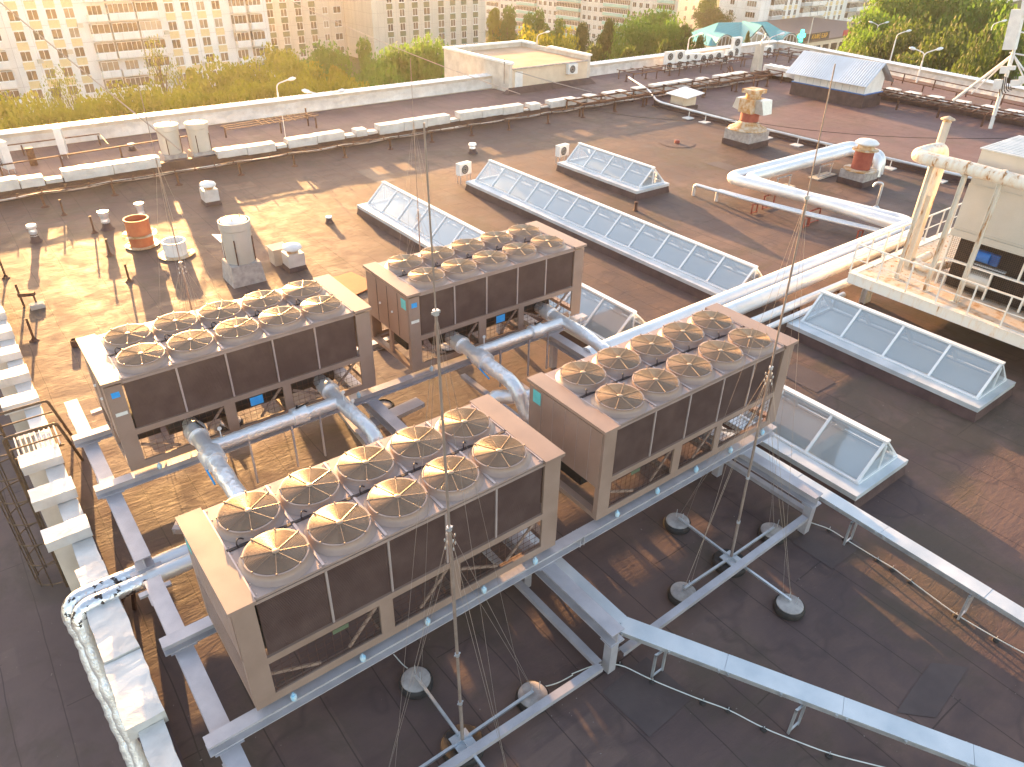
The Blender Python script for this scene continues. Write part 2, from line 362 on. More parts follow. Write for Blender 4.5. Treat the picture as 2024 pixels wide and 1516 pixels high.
def bend(pts, rad, k=7):
    pts = [Vector(p) for p in pts]; out = [pts[0]]
    for i in range(1, len(pts) - 1):
        p = pts[i]; a = (pts[i - 1] - p); b = (pts[i + 1] - p); r = min(rad, a.length * 0.49, b.length * 0.49)
        A = p + a.normalized() * r; Bq = p + b.normalized() * r
        for j in range(k + 1):
            t = j / k; out.append((A * (1 - t) + p * t) * (1 - t) + (p * (1 - t) + Bq * t) * t)
    out.append(pts[-1]); return out
ORD = ['first', 'second', 'third', 'fourth', 'fifth', 'sixth', 'seventh', 'eighth', 'ninth', 'tenth', 'eleventh', 'twelfth', 'thirteenth', 'fourteenth', 'fifteenth', 'sixteenth', 'seventeenth', 'eighteenth', 'nineteenth', 'twentieth']

def planeY(px, py, y):
    d = ray(px, py); return CPOS + d * ((y - CPOS.y) / d.y)
def planeX(px, py, x):
    d = ray(px, py); return CPOS + d * ((x - CPOS.x) / d.x)
from mathutils import noise as mno

# ================================================================== the setting
def xr(v): return 74.0 + (v - 43.4) * 0.193
def roof_grid(name, ufun0, ufun1, v0, v1, step, m, z=ZR, amp=0.006):
    nv = max(2, int((v1 - v0) / step)); mb = MB(); vs = []; nu = max(2, int((ufun1((v0 + v1) / 2) - ufun0((v0 + v1) / 2)) / step))
    for j in range(nv + 1):
        v = v0 + (v1 - v0) * j / nv; a, b = ufun0(v), ufun1(v)
        for i in range(nu + 1):
            u = a + (b - a) * i / nu
            h = mno.noise(Vector((u * 0.35, v * 0.5, 3))) * amp + mno.noise(Vector((u * 1.3, v * 1.9, 9))) * amp * 0.7
            vs.append((u, v, z + h - amp))
    fs = [(j * (nu + 1) + i, j * (nu + 1) + i + 1, (j + 1) * (nu + 1) + i + 1, (j + 1) * (nu + 1) + i) for j in range(nv) for i in range(nu)]
    mb.add(vs, fs); return struct(name, mb, m, True)
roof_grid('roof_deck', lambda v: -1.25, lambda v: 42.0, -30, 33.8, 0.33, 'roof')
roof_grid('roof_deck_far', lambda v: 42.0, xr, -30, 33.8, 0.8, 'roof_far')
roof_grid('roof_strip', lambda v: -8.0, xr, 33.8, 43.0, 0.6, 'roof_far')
mb = MB()      # the body of the building under the roofs
mb.hexa([(-1.55, -30, GZ), (60.0, -30, GZ), (74.4, 43.5, GZ), (-1.55, 43.5, GZ)], [(-1.55, -30, ZR - 0.06), (60.0, -30, ZR - 0.06), (74.4, 43.5, ZR - 0.06), (-1.55, 43.5, ZR - 0.06)])
mb.box(-12, -1.56, 33.9, 43.5, GZ, ZR - 0.06)
struct('building_under_roof', mb, 'marble')
mb = MB(); mb.add([(-40, -40, -5.2), (-1.56, -40, -5.2), (-1.56, 33.9, -5.2), (-40, 33.9, -5.2)], [(0, 1, 2, 3)]); struct('lower_roof', mb, 'roof_low')
def ground_z(x, y):
    d = math.hypot(x, y); az = math.degrees(math.atan2(y, x)); t = min(1, max(0, (d - 175) / 90)) * min(1, max(0, (az - 37) / 6)) * min(1, max(0, (66 - az) / 6))
    return GZ - 11 * t * t * (3 - 2 * t)
mb = MB(); K = 70; vs = [(-500 + 1400 * i / K, -300 + 1200 * j / K, ground_z(-500 + 1400 * i / K, -300 + 1200 * j / K)) for j in range(K + 1) for i in range(K + 1)]
mb.add(vs, [(j * (K + 1) + i, j * (K + 1) + i + 1, (j + 1) * (K + 1) + i + 1, (j + 1) * (K + 1) + i) for j in range(K) for i in range(K)]); struct('ground', mb, 'turf', True)
def street(name, p, q, wd, m='asphalt', dz=0.01):
    p, q = Vector(p), Vector(q); d = (q - p).normalized(); a = Vector((-d.y, d.x, 0)) * wd / 2
    mb = MB(); mb.add([p - a + Vector((0, 0, dz)), q - a + Vector((0, 0, dz)), q + a + Vector((0, 0, dz)), p + a + Vector((0, 0, dz))], [(0, 1, 2, 3)]); return struct(name, mb, m)
street('road', (-100, 62, GZ), (260, 62, GZ), 9)
street('road', (105, -100, GZ), (128, 300, GZ), 12, dz=0.02)
street('pavement', (-100, 69, GZ), (260, 69, GZ), 3, 'concrete', 0.03)

def patch(x, y, w_, h_, rz, m='membrane'):
    c, s_ = math.cos(rz), math.sin(rz); mb = MB(); vs = []
    for a, b_ in ((-1, -1), (0, -1.02), (1, -1), (1.02, 0), (1, 1), (0, 1.03), (-1, 1), (-1.01, 0)): vs.append((x + (a * c - b_ * s_) * w_ / 2, y + (a * s_ + b_ * c) * h_ / 2, ZR + 0.004))
    mb.add(vs, [tuple(range(8))]); return struct('roof_patch', mb, m)
vary('tar', (0.064, 0.043, 0.042), (0.085, 0.06, 0.056), 0.6, scale=1.5, bs=0.3, bd=0.01)
for a in ((5.9, -2.75, 1.2, 1.1, 0.05), (11.95, -2.5, 1.2, 1.0, 0.0), (17.8, 2.0, 1.0, 1.4, 0.0), (10.2, -5.8, 1.6, 0.5, 0.3), (22.5, 19.0, 1.0, 3.0, 0.0), (16.8, 27.5, 1.0, 2.6, 0.03), (6.5, 13.5, 1.4, 0.9, 0.1), (34.0, 18.0, 1.0, 2.2, 0.0)): patch(*a, 'tar')

# ---------------------------------------------------------------- left parapet with its foil caps
PT = thing('parapet_wall', 'pale stone parapet with white foil caps along the left edge of the roof', 'parapet', (-1.4, 0, ZR)); O = PT.location
mb = MB(O); mb.box(-1.50, -1.24, -30, 33.6, -5.3, -1.06); mb.build('wall', 'marble', PT)
def wob_box(mb, x0, x1, y0, y1, z0, z1, a=0.02, n=4):
    # a box wrapped in sheet: its skin is subdivided and slightly crumpled
    L_ = max(n, int((y1 - y0) / 0.22)); K = max(3, int((x1 - x0) / 0.15)); ring = []
    ring += [(x0 + (x1 - x0) * i / K, z1) for i in range(K + 1)] + [(x1, z1 + (z0 - z1) * i / 2) for i in (1, 2)] + [(x0, z0)] + [(x0, z0 + (z1 - z0) * 0.5)]
    R_ = len(ring); vs = []
    for j in range(L_ + 1):
        y = y0 + (y1 - y0) * j / L_
        for k, (x, z) in enumerate(ring):
            q = Vector((x * 3.1, y * 3.1, z * 3.1)); vs.append((x + mno.noise(q) * a, y + mno.noise(q + Vector((9, 1, 4))) * a, z + mno.noise(q + Vector((3, 7, 1))) * a))
    fs = [(j * R_ + k, j * R_ + (k + 1) % R_, (j + 1) * R_ + (k + 1) % R_, (j + 1) * R_ + k) for j in range(L_) for k in range(R_)]
    fs += [tuple(range(R_)), tuple(range(L_ * R_, (L_ + 1) * R_))[::-1]]
    return mb.add(vs, fs)
mb = MB(O); wob_box(mb, -1.56, -1.16, 4.72, 33.6, -1.08, -1.0, 0.02); mb.build('coping', 'cap_foil', PT, True)
mb = MB(O); wob_box(mb, -1.70, -1.12, 3.05, 4.7, -1.10, -0.78, 0.03); mb.build('cap', 'cap_foil', PT, True)
mb = MB(O); wob_box(mb, -1.72, -1.12, 1.52, 3.03, -1.10, -0.82, 0.03); mb.build('cap', 'cap_foil', PT, True)
mb = MB(O); wob_box(mb, -1.58, -1.18, -8, 1.5, -1.12, -0.98, 0.02); mb.build('coping', 'cap_foil', PT, True)
mb = MB(O); wob_box(mb, -1.66, -1.14, 4.95, 5.75, -1.10, -0.86, 0.03); mb.build('cap', 'cap_foil', PT, True)
for k in range(16):
    y = 6.75 + k * 1.52
    mb = MB(O); mb.box(-1.90, -1.51, y + 0.06, y + 0.42, -5.3, -0.93); pr = mb.build('pier', 'marble', PT)
    if k == 3: continue
    mb = MB(O); wob_box(mb, -1.99, -1.13, y, y + 0.5 + 0.03 * (k % 3), -0.98, -0.74 + 0.02 * (k % 2), 0.022, 3); mb.build('cap', 'cap_foil', PT, True)
mb = MB(O); mb.box(-1.22, -1.13, -30, 33.5, ZR - 0.03, -1.12); mb.build('upstand', 'membrane', PT)

# ---------------------------------------------------------------- low wall behind the main roof
PW = thing('low_wall', 'long low roof wall capped with white foil blocks behind the main roof', 'parapet', (0, 33.6, ZR)); O = PW.location
mb = MB(O); mb.box(-1.2, 59.6, 33.6, 34.0, ZR - 0.05, -0.86); mb.build('wall', 'membrane', PW)
runs = [(-10, 33, -.52), (34, 82, -.60), (84, 118, -.80), (120, 312, -.50), (424, 540, -.62), (542, 563, -.84), (565, 677, -.58), (679, 699, -.84), (700, 722, -.62), (724, 744, -.84), (746, 886, -.52), (888, 905, -.86),
        (906, 1032, -.52), (1034, 1044, -.86), (1046, 1066, -.62), (1068, 1084, -.86), (1086, 1138, -.60), (1140, 1158, -.78), (1160, 1178, -.60), (1180, 1196, -.86), (1198, 1238, -.62), (1240, 1255, -.86), (1257, 1276, -.60), (1278, 1290, -.86), (1292, 1370, -.54), (1372, 1384, -.86), (1386, 1402, -.60), (1404, 1418, -.86), (1420, 1478, -.60), (1480, 1492, -.86)]
for a, b_, zt in runs:
    ya = 352 - a * 0.158; yb = 352 - b_ * 0.158
    ua = planeY(a, ya, 33.6).x; ub = planeY(b_, yb, 33.6).x
    if zt > -0.7: nseg = max(1, int((ub - ua) / 2.0 + 0.5))
    else: nseg = 1
    for s in range(nseg):
        p0 = ua + (ub - ua) * s / nseg; p1 = ua + (ub - ua) * (s + 1) / nseg - 0.03
        mb = MB(O); vs = []
        tmp = MB(); wob_box(tmp, -0.34 if zt > -0.7 else -0.26, 0.34 if zt > -0.7 else 0.26, p0, p1, -0.98 if zt < -0.7 else -1.02 + 0.05 * math.sin(a + s), zt + 0.02 * math.sin(s * 2 + a), 0.03)
        mb.add([(p.y, 33.72 - p.x, p.z) for p in tmp.v], tmp.f); mb.build('cap', 'cap_foil', PW, True)

# back parapet of the strip
def sheet_parapet(name, label, p, q, ztop):
    p, q = Vector((*p, 0)), Vector((*q, 0)); d = (q - p); Ln = d.length; d.normalize(); n = Vector((-d.y, d.x, 0))
    T = thing(name, label, 'parapet', (p.x, p.y, ZR)); O = T.location
    def P(s, t, z): v = p + d * s + n * t; return (v.x, v.y, z)
    mb = MB(O); mb.hexa([P(0, 0.02, GZ + 14), P(Ln, 0.02, GZ + 14), P(Ln, 0.5, GZ + 14), P(0, 0.5, GZ + 14)], [P(0, 0.02, ztop - 0.06), P(Ln, 0.02, ztop - 0.06), P(Ln, 0.5, ztop - 0.06), P(0, 0.5, ztop - 0.06)]); mb.build('wall', 'marble', T)
    K = int(Ln / 0.5); mb = MB(O); vs = []
    for i in range(K + 1):
        s = Ln * i / K
        for j, (t, z) in enumerate([(-0.10, ZR), (-0.04, ZR + 0.35), (-0.06, ztop - 0.28)]):
            q_ = Vector((s * 0.9, j, 5)); a = 0.07 if j else 0.0
            vs.append(P(s, t + mno.noise(q_) * a, z + (mno.noise(q_ + Vector((3, 3, 3))) * 0.08 if j == 2 else 0)))
    mb.add(vs, [(i * 3 + j, (i + 1) * 3 + j, (i + 1) * 3 + j + 1, i * 3 + j + 1) for i in range(K) for j in range(2)]); mb.build('foil_flashing', 'cap_foil', T, True)
    mb = MB(O)
    mb.hexa([P(0, -0.12, ztop - 0.1), P(Ln, -0.12, ztop - 0.1), P(Ln, 0.62, ztop - 0.05), P(0, 0.62, ztop - 0.05)], [P(0, -0.12, ztop - 0.05), P(Ln, -0.12, ztop - 0.05), P(Ln, 0.62, ztop + 0.02), P(0, 0.62, ztop + 0.02)])
    k = 0.0
    while k < Ln:
        mb.hexa([P(k, -0.11, ztop - 0.05), P(k + 0.03, -0.11, ztop - 0.05), P(k + 0.03, 0.61, ztop + 0.02), P(k, 0.61, ztop + 0.02)], [P(k, -0.11, ztop - 0.01), P(k + 0.03, -0.11, ztop - 0.01), P(k + 0.03, 0.61, ztop + 0.06), P(k, 0.61, ztop + 0.06)]); k += 0.6
    mb.build('coping', 'white_frame', T); return T
sheet_parapet('parapet_wall', 'sheet metal topped back parapet running left of the penthouse', (-12, 43.0), (36.2, 43.4), -0.5)
sheet_parapet('parapet_wall', 'sheet metal topped back parapet running right of the penthouse', (44.4, 42.9), (73.9, 43.5), -0.5)
sheet_parapet('parapet_wall', 'sheet metal topped parapet along the far right edge of the roof', (73.9, 43.5), (66.5, 5.2), -0.5)
# inner right wall
IW = thing('low_wall', 'low dark wall with small white capped blocks in front of the far right parapet', 'parapet', (59.8, 20, ZR)); O = IW.location
mb = MB(O); mb.box(59.6, 60.0, 6, 34.0, ZR - 0.05, -0.92); mb.build('wall', 'membrane', IW)
mb = MB(O); wob_box(mb, 59.5, 60.1, 6, 30.0, -0.98, -0.86, 0.03); mb.build('coping', 'cap_foil', IW, True)
mb = MB(O); wob_box(mb, 59.2, 60.3, 30.2, 34.4, -1.1, -0.45, 0.10); mb.build('cap', 'foil', IW, True)
for px, py in ((1765, 172), (1806, 178), (1852, 184), (1905, 191), (1962, 198), (2010, 206)):
    y = planeX(px, py, 59.8).y; mb = MB(O); wob_box(mb, 59.35, 60.25, y - 0.5, y + 0.5, -0.9, -0.62, 0.03); mb.build('cap', 'cap_foil', IW, True)
# kerb between the two roof fields
mb = MB((42.0, 10, ZR)); mb.box(42.2, 42.5, -4, 31.5, ZR - 0.05, ZR + 0.42); mb.box(42.05, 42.2, -4, 31.5, ZR - 0.05, ZR + 0.12)
single('roof_kerb', mb, 'membrane', 'dark raised kerb crossing the roof behind the thin sloping pipe', 'kerb')

# ---------------------------------------------------------------- penthouse
PH = thing('penthouse', 'pale boxy rooftop penthouse with sandy flat roof at the back of the roof', 'penthouse', (40, 45, ZR)); O = PH.location
u0, u1, v0, v1 = 35.9, 44.4, 41.0, 50.3
mb = MB(O); mb.box(u0, u0 + 0.3, v0, v1, -8, 0.55); mb.build('side_wall', 'marble', PH)
mb = MB(O); mb.box(u0 + 0.302, u1 - 0.3, v0, v0 + 0.3, ZR, 0.16); mb.build('front_wall', 'house_wall', PH)
mb = MB(O); mb.box(u1 - 0.298, u1, v0, v1, -8, 0.55); mb.box(u0 + 0.302, u1 - 0.3, v1 - 0.3, v1, -8, 0.55); mb.build('back_wall', 'marble', PH)
mb = MB(O); mb.box(u0 + 0.302, u1 - 0.3, v0 + 0.002, v1 - 0.302, 0.162, 0.22); mb.build('roof', 'sand_roof', PH)
mb = MB(O); mb.box(u0 + 0.31, u1 - 0.31, v0 - 0.12, v0 + 0.12, 0.165, 0.26); mb.build('eave', 'concrete', PH)
for a in ((u0 - 0.08, u0 + 0.4, v0 - 0.1, v1 + 0.1), (u1 - 0.4, u1 + 0.08, v0 - 0.1, v0 + 5.2), (u1 - 0.4, u1 + 0.08, v0 + 7.4, v1 + 0.1)):
    mb = MB(O); wob_box(mb, a[0], a[1], a[2], a[3], 0.552, 0.70, 0.02); mb.build('coping', 'white_frame', PH, True)
mb = MB(O); wob_box(mb, -0.24, 0.24, u0 + 0.45, u1 - 0.45, 0.552, 0.68, 0.02); mb.v = [Vector((p.y + O.y - O.x, p.x + v1 - 0.15 + O.x - O.y, p.z)) for p in mb.v]; mb.build('coping', 'white_frame', PH, True)
mb = MB(O); mb.box(u0 + 0.55, u0 + 1.3, v0 - 0.05, v0 - 0.003, ZR + 0.05, -0.05); mb.build('door', 'white', PH)
mb = MB(O); mb.tube([(u0 - 0.12, v0 + 0.5, -0.9), (u0 - 0.12, v0 + 0.5, 0.9)], 0.02, 6); mb.build('conduit', 'brown_steel', PH)
mb = MB(O); mb.hexa([(35.2, 40.2, ZR), (44.5, 40.2, ZR), (44.5, 41, ZR), (35.2, 41, ZR)], [(35.9, 40.85, ZR + .35), (44.4, 40.85, ZR + .35), (44.4, 41, ZR + .35), (35.9, 41, ZR + .35)]); mb.build('upstand', 'membrane', PH)

def ac_unit(px, py, z, wd, ht, dp, rz, label, group=None, stand=0.0, loc=None):
    p = Vector(loc) if loc else at(px, py, z)
    t = thing('ac_unit', label, 'air conditioner', p, group, rz)
    mb = MB(); mb.box(-wd / 2, wd / 2, -dp / 2, dp / 2, stand, stand + ht); mb.box(-wd / 2 - 0.01, wd / 2 + 0.01, -dp / 2 - 0.01, dp / 2 + 0.01, stand + ht + 0.001, stand + ht + 0.02); mb.build('casing', 'white', t)
    mb = MB(); n = 1 if ht < 1.0 else 2
    for k in range(n):
        zc = stand + ht * (k + 0.5) / n; r = min(wd, ht / n) * 0.40
        vs = [(-wd * 0.08 + r * math.cos(a * math.pi / 12), -dp / 2 - 0.012, zc + r * math.sin(a * math.pi / 12)) for a in range(24)]
        mb.add(vs, [tuple(range(24))[::-1]])
    mb.build('fan_guard', 'black', t)
    mb = MB()
    for k in range(n):
        zc = stand + ht * (k + 0.5) / n; r = min(wd, ht / n) * 0.40
        for q in (0.35, 0.65, 1.0):
            mb.tube([(-wd * 0.08 + r * q * math.cos(a * math.pi / 8), -dp / 2 - 0.02, zc + r * q * math.sin(a * math.pi / 8)) for a in range(17)], 0.008, 4)
    mb.build('guard_ring', 'white', t)
    if stand > 0.02:
        mb = MB()
        for sx in (-1, 1):
            for sy in (-1, 1): mb.bar((sx * wd * 0.42, sy * dp * 0.4, 0), (sx * wd * 0.42, sy * dp * 0.4, stand - 0.002), 0.03, 0.03)
        mb.build('stand', 'galv', t)
    return t

# ================================================================== chillers
CH_L, CH_W, CH_H = 5.94, 2.26, 2.22
FZ = 2.24
def fan_meshes():
    mb = MB(); mb.lathe((0, 0, 0), [(0.56, 0.001), (0.545, 0.012), (0.50, 0.03), (0.478, 0.06), (0.468, 0.11), (0.480, 0.115), (0.482, 0.138), (0.470, 0.142), (0.452, 0.14), (0.448, 0.10), (0.455, 0.0)], 48)
    cowl = mb.mesh('fan', 'cowl_paint', True)
    mb = MB()
    for k in range(21):
        r = 0.075 + k * 0.0182
        vs = []; n = 56
        for j in range(n):
            a = 2 * math.pi * j / n
            for q in range(4):
                b = math.pi / 2 * q + 0.4; vs.append(((r + 0.0050 * math.cos(b)) * math.cos(a), (r + 0.0050 * math.cos(b)) * math.sin(a), 0.146 + 0.0050 * math.sin(b) - 0.02 * (1 - (r / 0.46)) * 0))
        mb.add(vs, [(j * 4 + q, ((j + 1) % n) * 4 + q, ((j + 1) % n) * 4 + (q + 1) % 4, j * 4 + (q + 1) % 4) for j in range(n) for q in range(4)])
    for j in range(8):
        a = math.pi / 4 * j + 0.33; c, s_ = math.cos(a), math.sin(a); mb.tube([(0.05 * c, 0.05 * s_, 0.153), (0.474 * c, 0.474 * s_, 0.151)], 0.0038, 5)
        mb.lathe((0.476 * c, 0.476 * s_, 0.14), [(0.014, 0.0), (0.014, 0.022), (0.001, 0.024)], 6)
    mb.lathe((0, 0, 0.14), [(0.058, 0.0), (0.058, 0.018), (0.045, 0.026), (0.001, 0.026)], 16)
    grille = mb.mesh('grille', 'grille', True)
    mb = MB()
    mb.lathe((0, 0, 0), [(0.001, 0.10), (0.08, 0.09), (0.085, 0.02), (0.001, 0.02)], 14)
    for j in range(4):
        a0 = math.pi / 2 * j; vs = []
        for i in range(6):
            r = 0.08 + 0.33 * i / 5; hw = 0.10 + 0.13 * i / 5
            for s_ in (-1, 0, 1):
                an = a0 + 0.25 * i / 5 + s_ * hw * 0.75 / max(r, 0.2) * 0.5; vs.append((r * math.cos(an), r * math.sin(an), 0.062 + s_ * 0.035 - 0.01 * i / 5))
        mb.add(vs, [(i * 3 + k, (i + 1) * 3 + k, (i + 1) * 3 + k + 1, i * 3 + k + 1) for i in range(5) for k in range(2)])
    mb2 = MB(); mb2.lathe((0, 0, 0), [(0.455, 0.013), (0.001, 0.013)], 32)  # disc over the closed deck, coloured dark for the shade below the fan
    return cowl, grille, mb.mesh('fan_blade', 'blade', True), mb2.mesh('fan_shade_disc', 'fan_shade')
FAN = fan_meshes()
CXS = [0.34, 1.40, 2.44, 3.50, 4.52, 5.55]     # coil seams
def coil_mesh(x0, x1, side):
    mb = MB(); y = 0.045 if side < 0 else CH_W - 0.045; s = side
    a, b_ = (y, y + 0.03) if s < 0 else (y - 0.03, y)
    mb.box(x0, x1, a, b_, 1.00, 2.13)
    k = 0
    while 1.02 + k * 0.0285 < 2.12:
        z = 1.02 + k * 0.0285; k += 1
        if s < 0: mb.box(x0 + 0.004, x1 - 0.004, y - 0.018, y - 0.001, z, z + 0.010)
        else: mb.box(x0 + 0.004, x1 - 0.004, y + 0.001, y + 0.018, z, z + 0.010)
    return mb.mesh('coil_panel', 'coil')
COILS = [[coil_mesh(CXS[i] + 0.02, CXS[i + 1] - 0.02, s) for i in range(5)] for s in (-1, 1)]
def strip_mesh(x, s):
    mb = MB(); y = 0.012 if s < 0 else CH_W - 0.012
    mb.box(x - 0.018, x + 0.018, min(y, y + 0.035 * -s), max(y, y + 0.035 * -s), 1.001, 2.13); return mb.mesh('trim_strip', 'trim')
STRIPS = [[strip_mesh(x, s) for x in CXS[1:5]] for s in (-1, 1)]
def chiller_meshes(kind):
    D = {}
    mb = MB()
    for y in (0.0, CH_W - 0.16): mb.box(0.0, CH_L, y, y + 0.16, 0.0, 0.10); mb.box(0, CH_L, y + (0.0 if y < 1 else 0.13), y + (0.03 if y < 1 else 0.16), 0.101, 0.17)
    for x in (0.0, 2.2, 3.56, CH_L - 0.16): mb.box(x, x + 0.16, 0.161, CH_W - 0.161, 0.01, 0.12)
    D['base_frame'] = mb.mesh('base_frame', 'beige')
    D['side_frame'] = []
    for y0, y1 in ((0.0, 0.05), (CH_W - 0.05, CH_W)):
        mb = MB(); mb.box(0.32, 5.57, y0, y1, 0.86, 0.995)
        mb.box(0.0, 0.32, y0, y1, 0.171, 2.14); mb.box(5.57, CH_L, y0, y1, 0.171, 2.14)
        for x0, x1 in ((2.17, 2.41), (3.55, 3.74)): mb.box(x0, x1, y0, y1, 0.171, 0.862)
        mb.box(0.318, 5.572, y0 + 0.002, y1 - 0.002, 2.135, 2.19)
        D['side_frame'].append(mb.mesh('side_frame', 'beige'))
    mb = MB(); zb = 0.82 if kind in 'ABC' else 1.15
    mb.box(-0.012, 0.02, 0.05, CH_W - 0.05, zb, 2.14)
    for y in (0.0, CH_W - 0.12): mb.box(-0.006, 0.10, y + 0.001, y + 0.12, 0.10, zb + 0.02)
    if kind in 'AB': mb.box(-0.006, 0.08, 1.05, 1.17, 0.12, zb + 0.02)
    D['end_panel'] = mb.mesh('end_panel', 'beige')
    mb = MB(); mb.box(CH_L - 0.02, CH_L + 0.012, 0.05, CH_W - 0.05, 0.75, 2.14)
    for y in (0.0, CH_W - 0.12): mb.box(CH_L - 0.10, CH_L + 0.006, y + 0.001, y + 0.12, 0.10, 0.77)
    D['end_panel_b'] = mb.mesh('end_panel', 'beige')
    mb = MB(); mb.box(-0.05, 0.348, -0.05, CH_W + 0.05, 2.195, 2.262); D['end_cap'] = mb.mesh('end_cap', 'beige')
    mb = MB(); mb.box(5.54, CH_L + 0.05, -0.05, CH_W + 0.05, 2.195, 2.262); D['end_cap_b'] = mb.mesh('end_cap', 'beige')
    mb = MB()
    mb.box(0.35, 5.53, 0.0, CH_W, 2.13, 2.19)
    for k in range(5):
        x0 = 0.352 + k * 1.037; x1 = x0 + 1.033
        for y0, y1 in ((0.01, 1.124), (1.136, CH_W - 0.01)): mb.box(x0, x1, y0, y1, 2.191, 2.236)
    D['fan_deck'] = mb.mesh('fan_deck', 'beige_deck')
    D['seam_ridge'] = []
    for k in range(6):
        x = 0.35 + k * 1.037
        for y0, y1 in ((0.03, 1.1), (1.16, CH_W - 0.03)):
            mb = MB(); mb.box(x - 0.022, x + 0.022, y0, y1, 2.237, 2.255)
            for q in range(5): yy = y0 + 0.05 + (y1 - y0 - 0.1) * q / 4; mb.lathe((x + 0.05, yy, 2.236), [(0.011, 0), (0.008, 0.012), (0.001, 0.013)], 6); mb.lathe((x - 0.05, yy, 2.236), [(0.011, 0), (0.008, 0.012), (0.001, 0.013)], 6)
            D['seam_ridge'].append(mb.mesh('seam_ridge', 'trim'))
    mb = MB(); mb.box(0.36, 5.5, 1.10, 1.155, 2.237, 2.25)
    for k in range(5):
        c = 0.90 + 1.02 * k; p = [(c - 0.38, 1.12, 2.25), (c - 0.40, 1.10, 2.33), (c - 0.36, 1.16, 2.37), (c - 0.30, 1.20, 2.32), (c - 0.26, 1.22, 2.26)]
        mb.tube(bend(p, 0.05, 3), 0.011, 5)
    D['cable'] = mb.mesh('cable', 'darkcable')
    D['wire_guard'] = []
    def grid(x0, x1, y):      # wire guards over the open bays
        mb = MB(); x = x0
        while x <= x1 + 0.001: mb.bar((x, y, 0.19), (x, y, 0.85), 0.0055, 0.0055); x += 0.14
        z = 0.22
        while z < 0.85: mb.bar((x0, y, z), (x1, y, z), 0.0055, 0.0055); z += 0.12
        D['wire_guard'].append(mb.mesh('wire_guard', 'brown_steel'))
    for y in (0.03, CH_W - 0.03):
        for a, b_ in ((0.36, 2.15), (2.43, 3.53), (3.76, 5.50)): grid(a, b_, y)
    D['brace'] = []
    for y in (0.075, CH_W - 0.075):
        for (xa, za, xb, zb_) in ((0.34, 0.55, 1.1, 0.2), (1.6, 0.2, 2.15, 0.8), (2.95, 0.2, 3.52, 0.8), (3.8, 0.62, 4.6, 0.2), (4.8, 0.2, 5.45, 0.82)):
            mb = MB(); mb.bar((xa, y, za), (xb, y, zb_), 0.03, 0.055); D['brace'].append(mb.mesh('brace', 'beige'))
    mb = MB(); mb.tube([(1.0, 0.62, 0.48), (5.0, 0.62, 0.48)], 0.26, 16); mb.tube([(1.3, 1.62, 0.42), (3.1, 1.62, 0.42)], 0.2, 14)
    for x in (1.5, 2.0, 3.9, 4.4): mb.lathe((x, 1.25, 0.12), [(0.17, 0), (0.18, 0.3), (0.12, 0.5), (0.01, 0.55)], 12)
    mb.tube(bend([(1.5, 1.25, 0.6), (1.5, 1.25, 0.8), (1.5, 0.62, 0.8), (1.5, 0.62, 0.7)], 0.1), 0.04, 7); mb.box(0.36, 0.9, 0.9, 1.9, 0.14, 0.7)
    mb.tube(bend([(4.4, 1.25, 0.6), (4.4, 1.25, 0.82), (5.2, 1.25, 0.82), (5.2, 1.8, 0.5)], 0.1), 0.035, 7)
    D['compressor'] = mb.mesh('compressor', 'black', True)
    mb = MB()
    for x in (0.55, 1.75, 3.0, 4.2, 5.4):
        for y in (0.08, CH_W - 0.08): mb.lathe((x, y - 0.06 if y < 1 else y + 0.06, -0.13), [(0.06, 0), (0.058, 0.05), (0.045, 0.12), (0.02, 0.15), (0.02, 0.2), (0.001, 0.2)], 12)
    D['vibration_mount'] = None
    return D
CHM = {k: chiller_meshes(k) for k in 'ABCD'}
mbi = MB(); mbi.lathe((0, 0, 0), [(0.001, 0), (0.04, 0.0), (0.052, 0.05), (0.052, 0.09), (0.04, 0.115), (0.018, 0.12), (0.018, 0.16), (0.001, 0.16)], 14); MOUNT = mbi.mesh('vibration_mount', 'isolator', True)
CHP = {'D': (0.0, 0.0), 'C': (7.04, 0.02), 'B': (6.99, 7.12), 'A': (-0.05, 7.10)}
LBL = {'D': 'beige box chiller with ten fans nearest the camera in the foreground', 'C': 'beige box chiller with ten fans on the right behind the second mast',
       'A': 'beige box chiller on the left with a blue sticker at its top left corner', 'B': 'beige box chiller at the back with cabinet doors on its open-legged left end'}
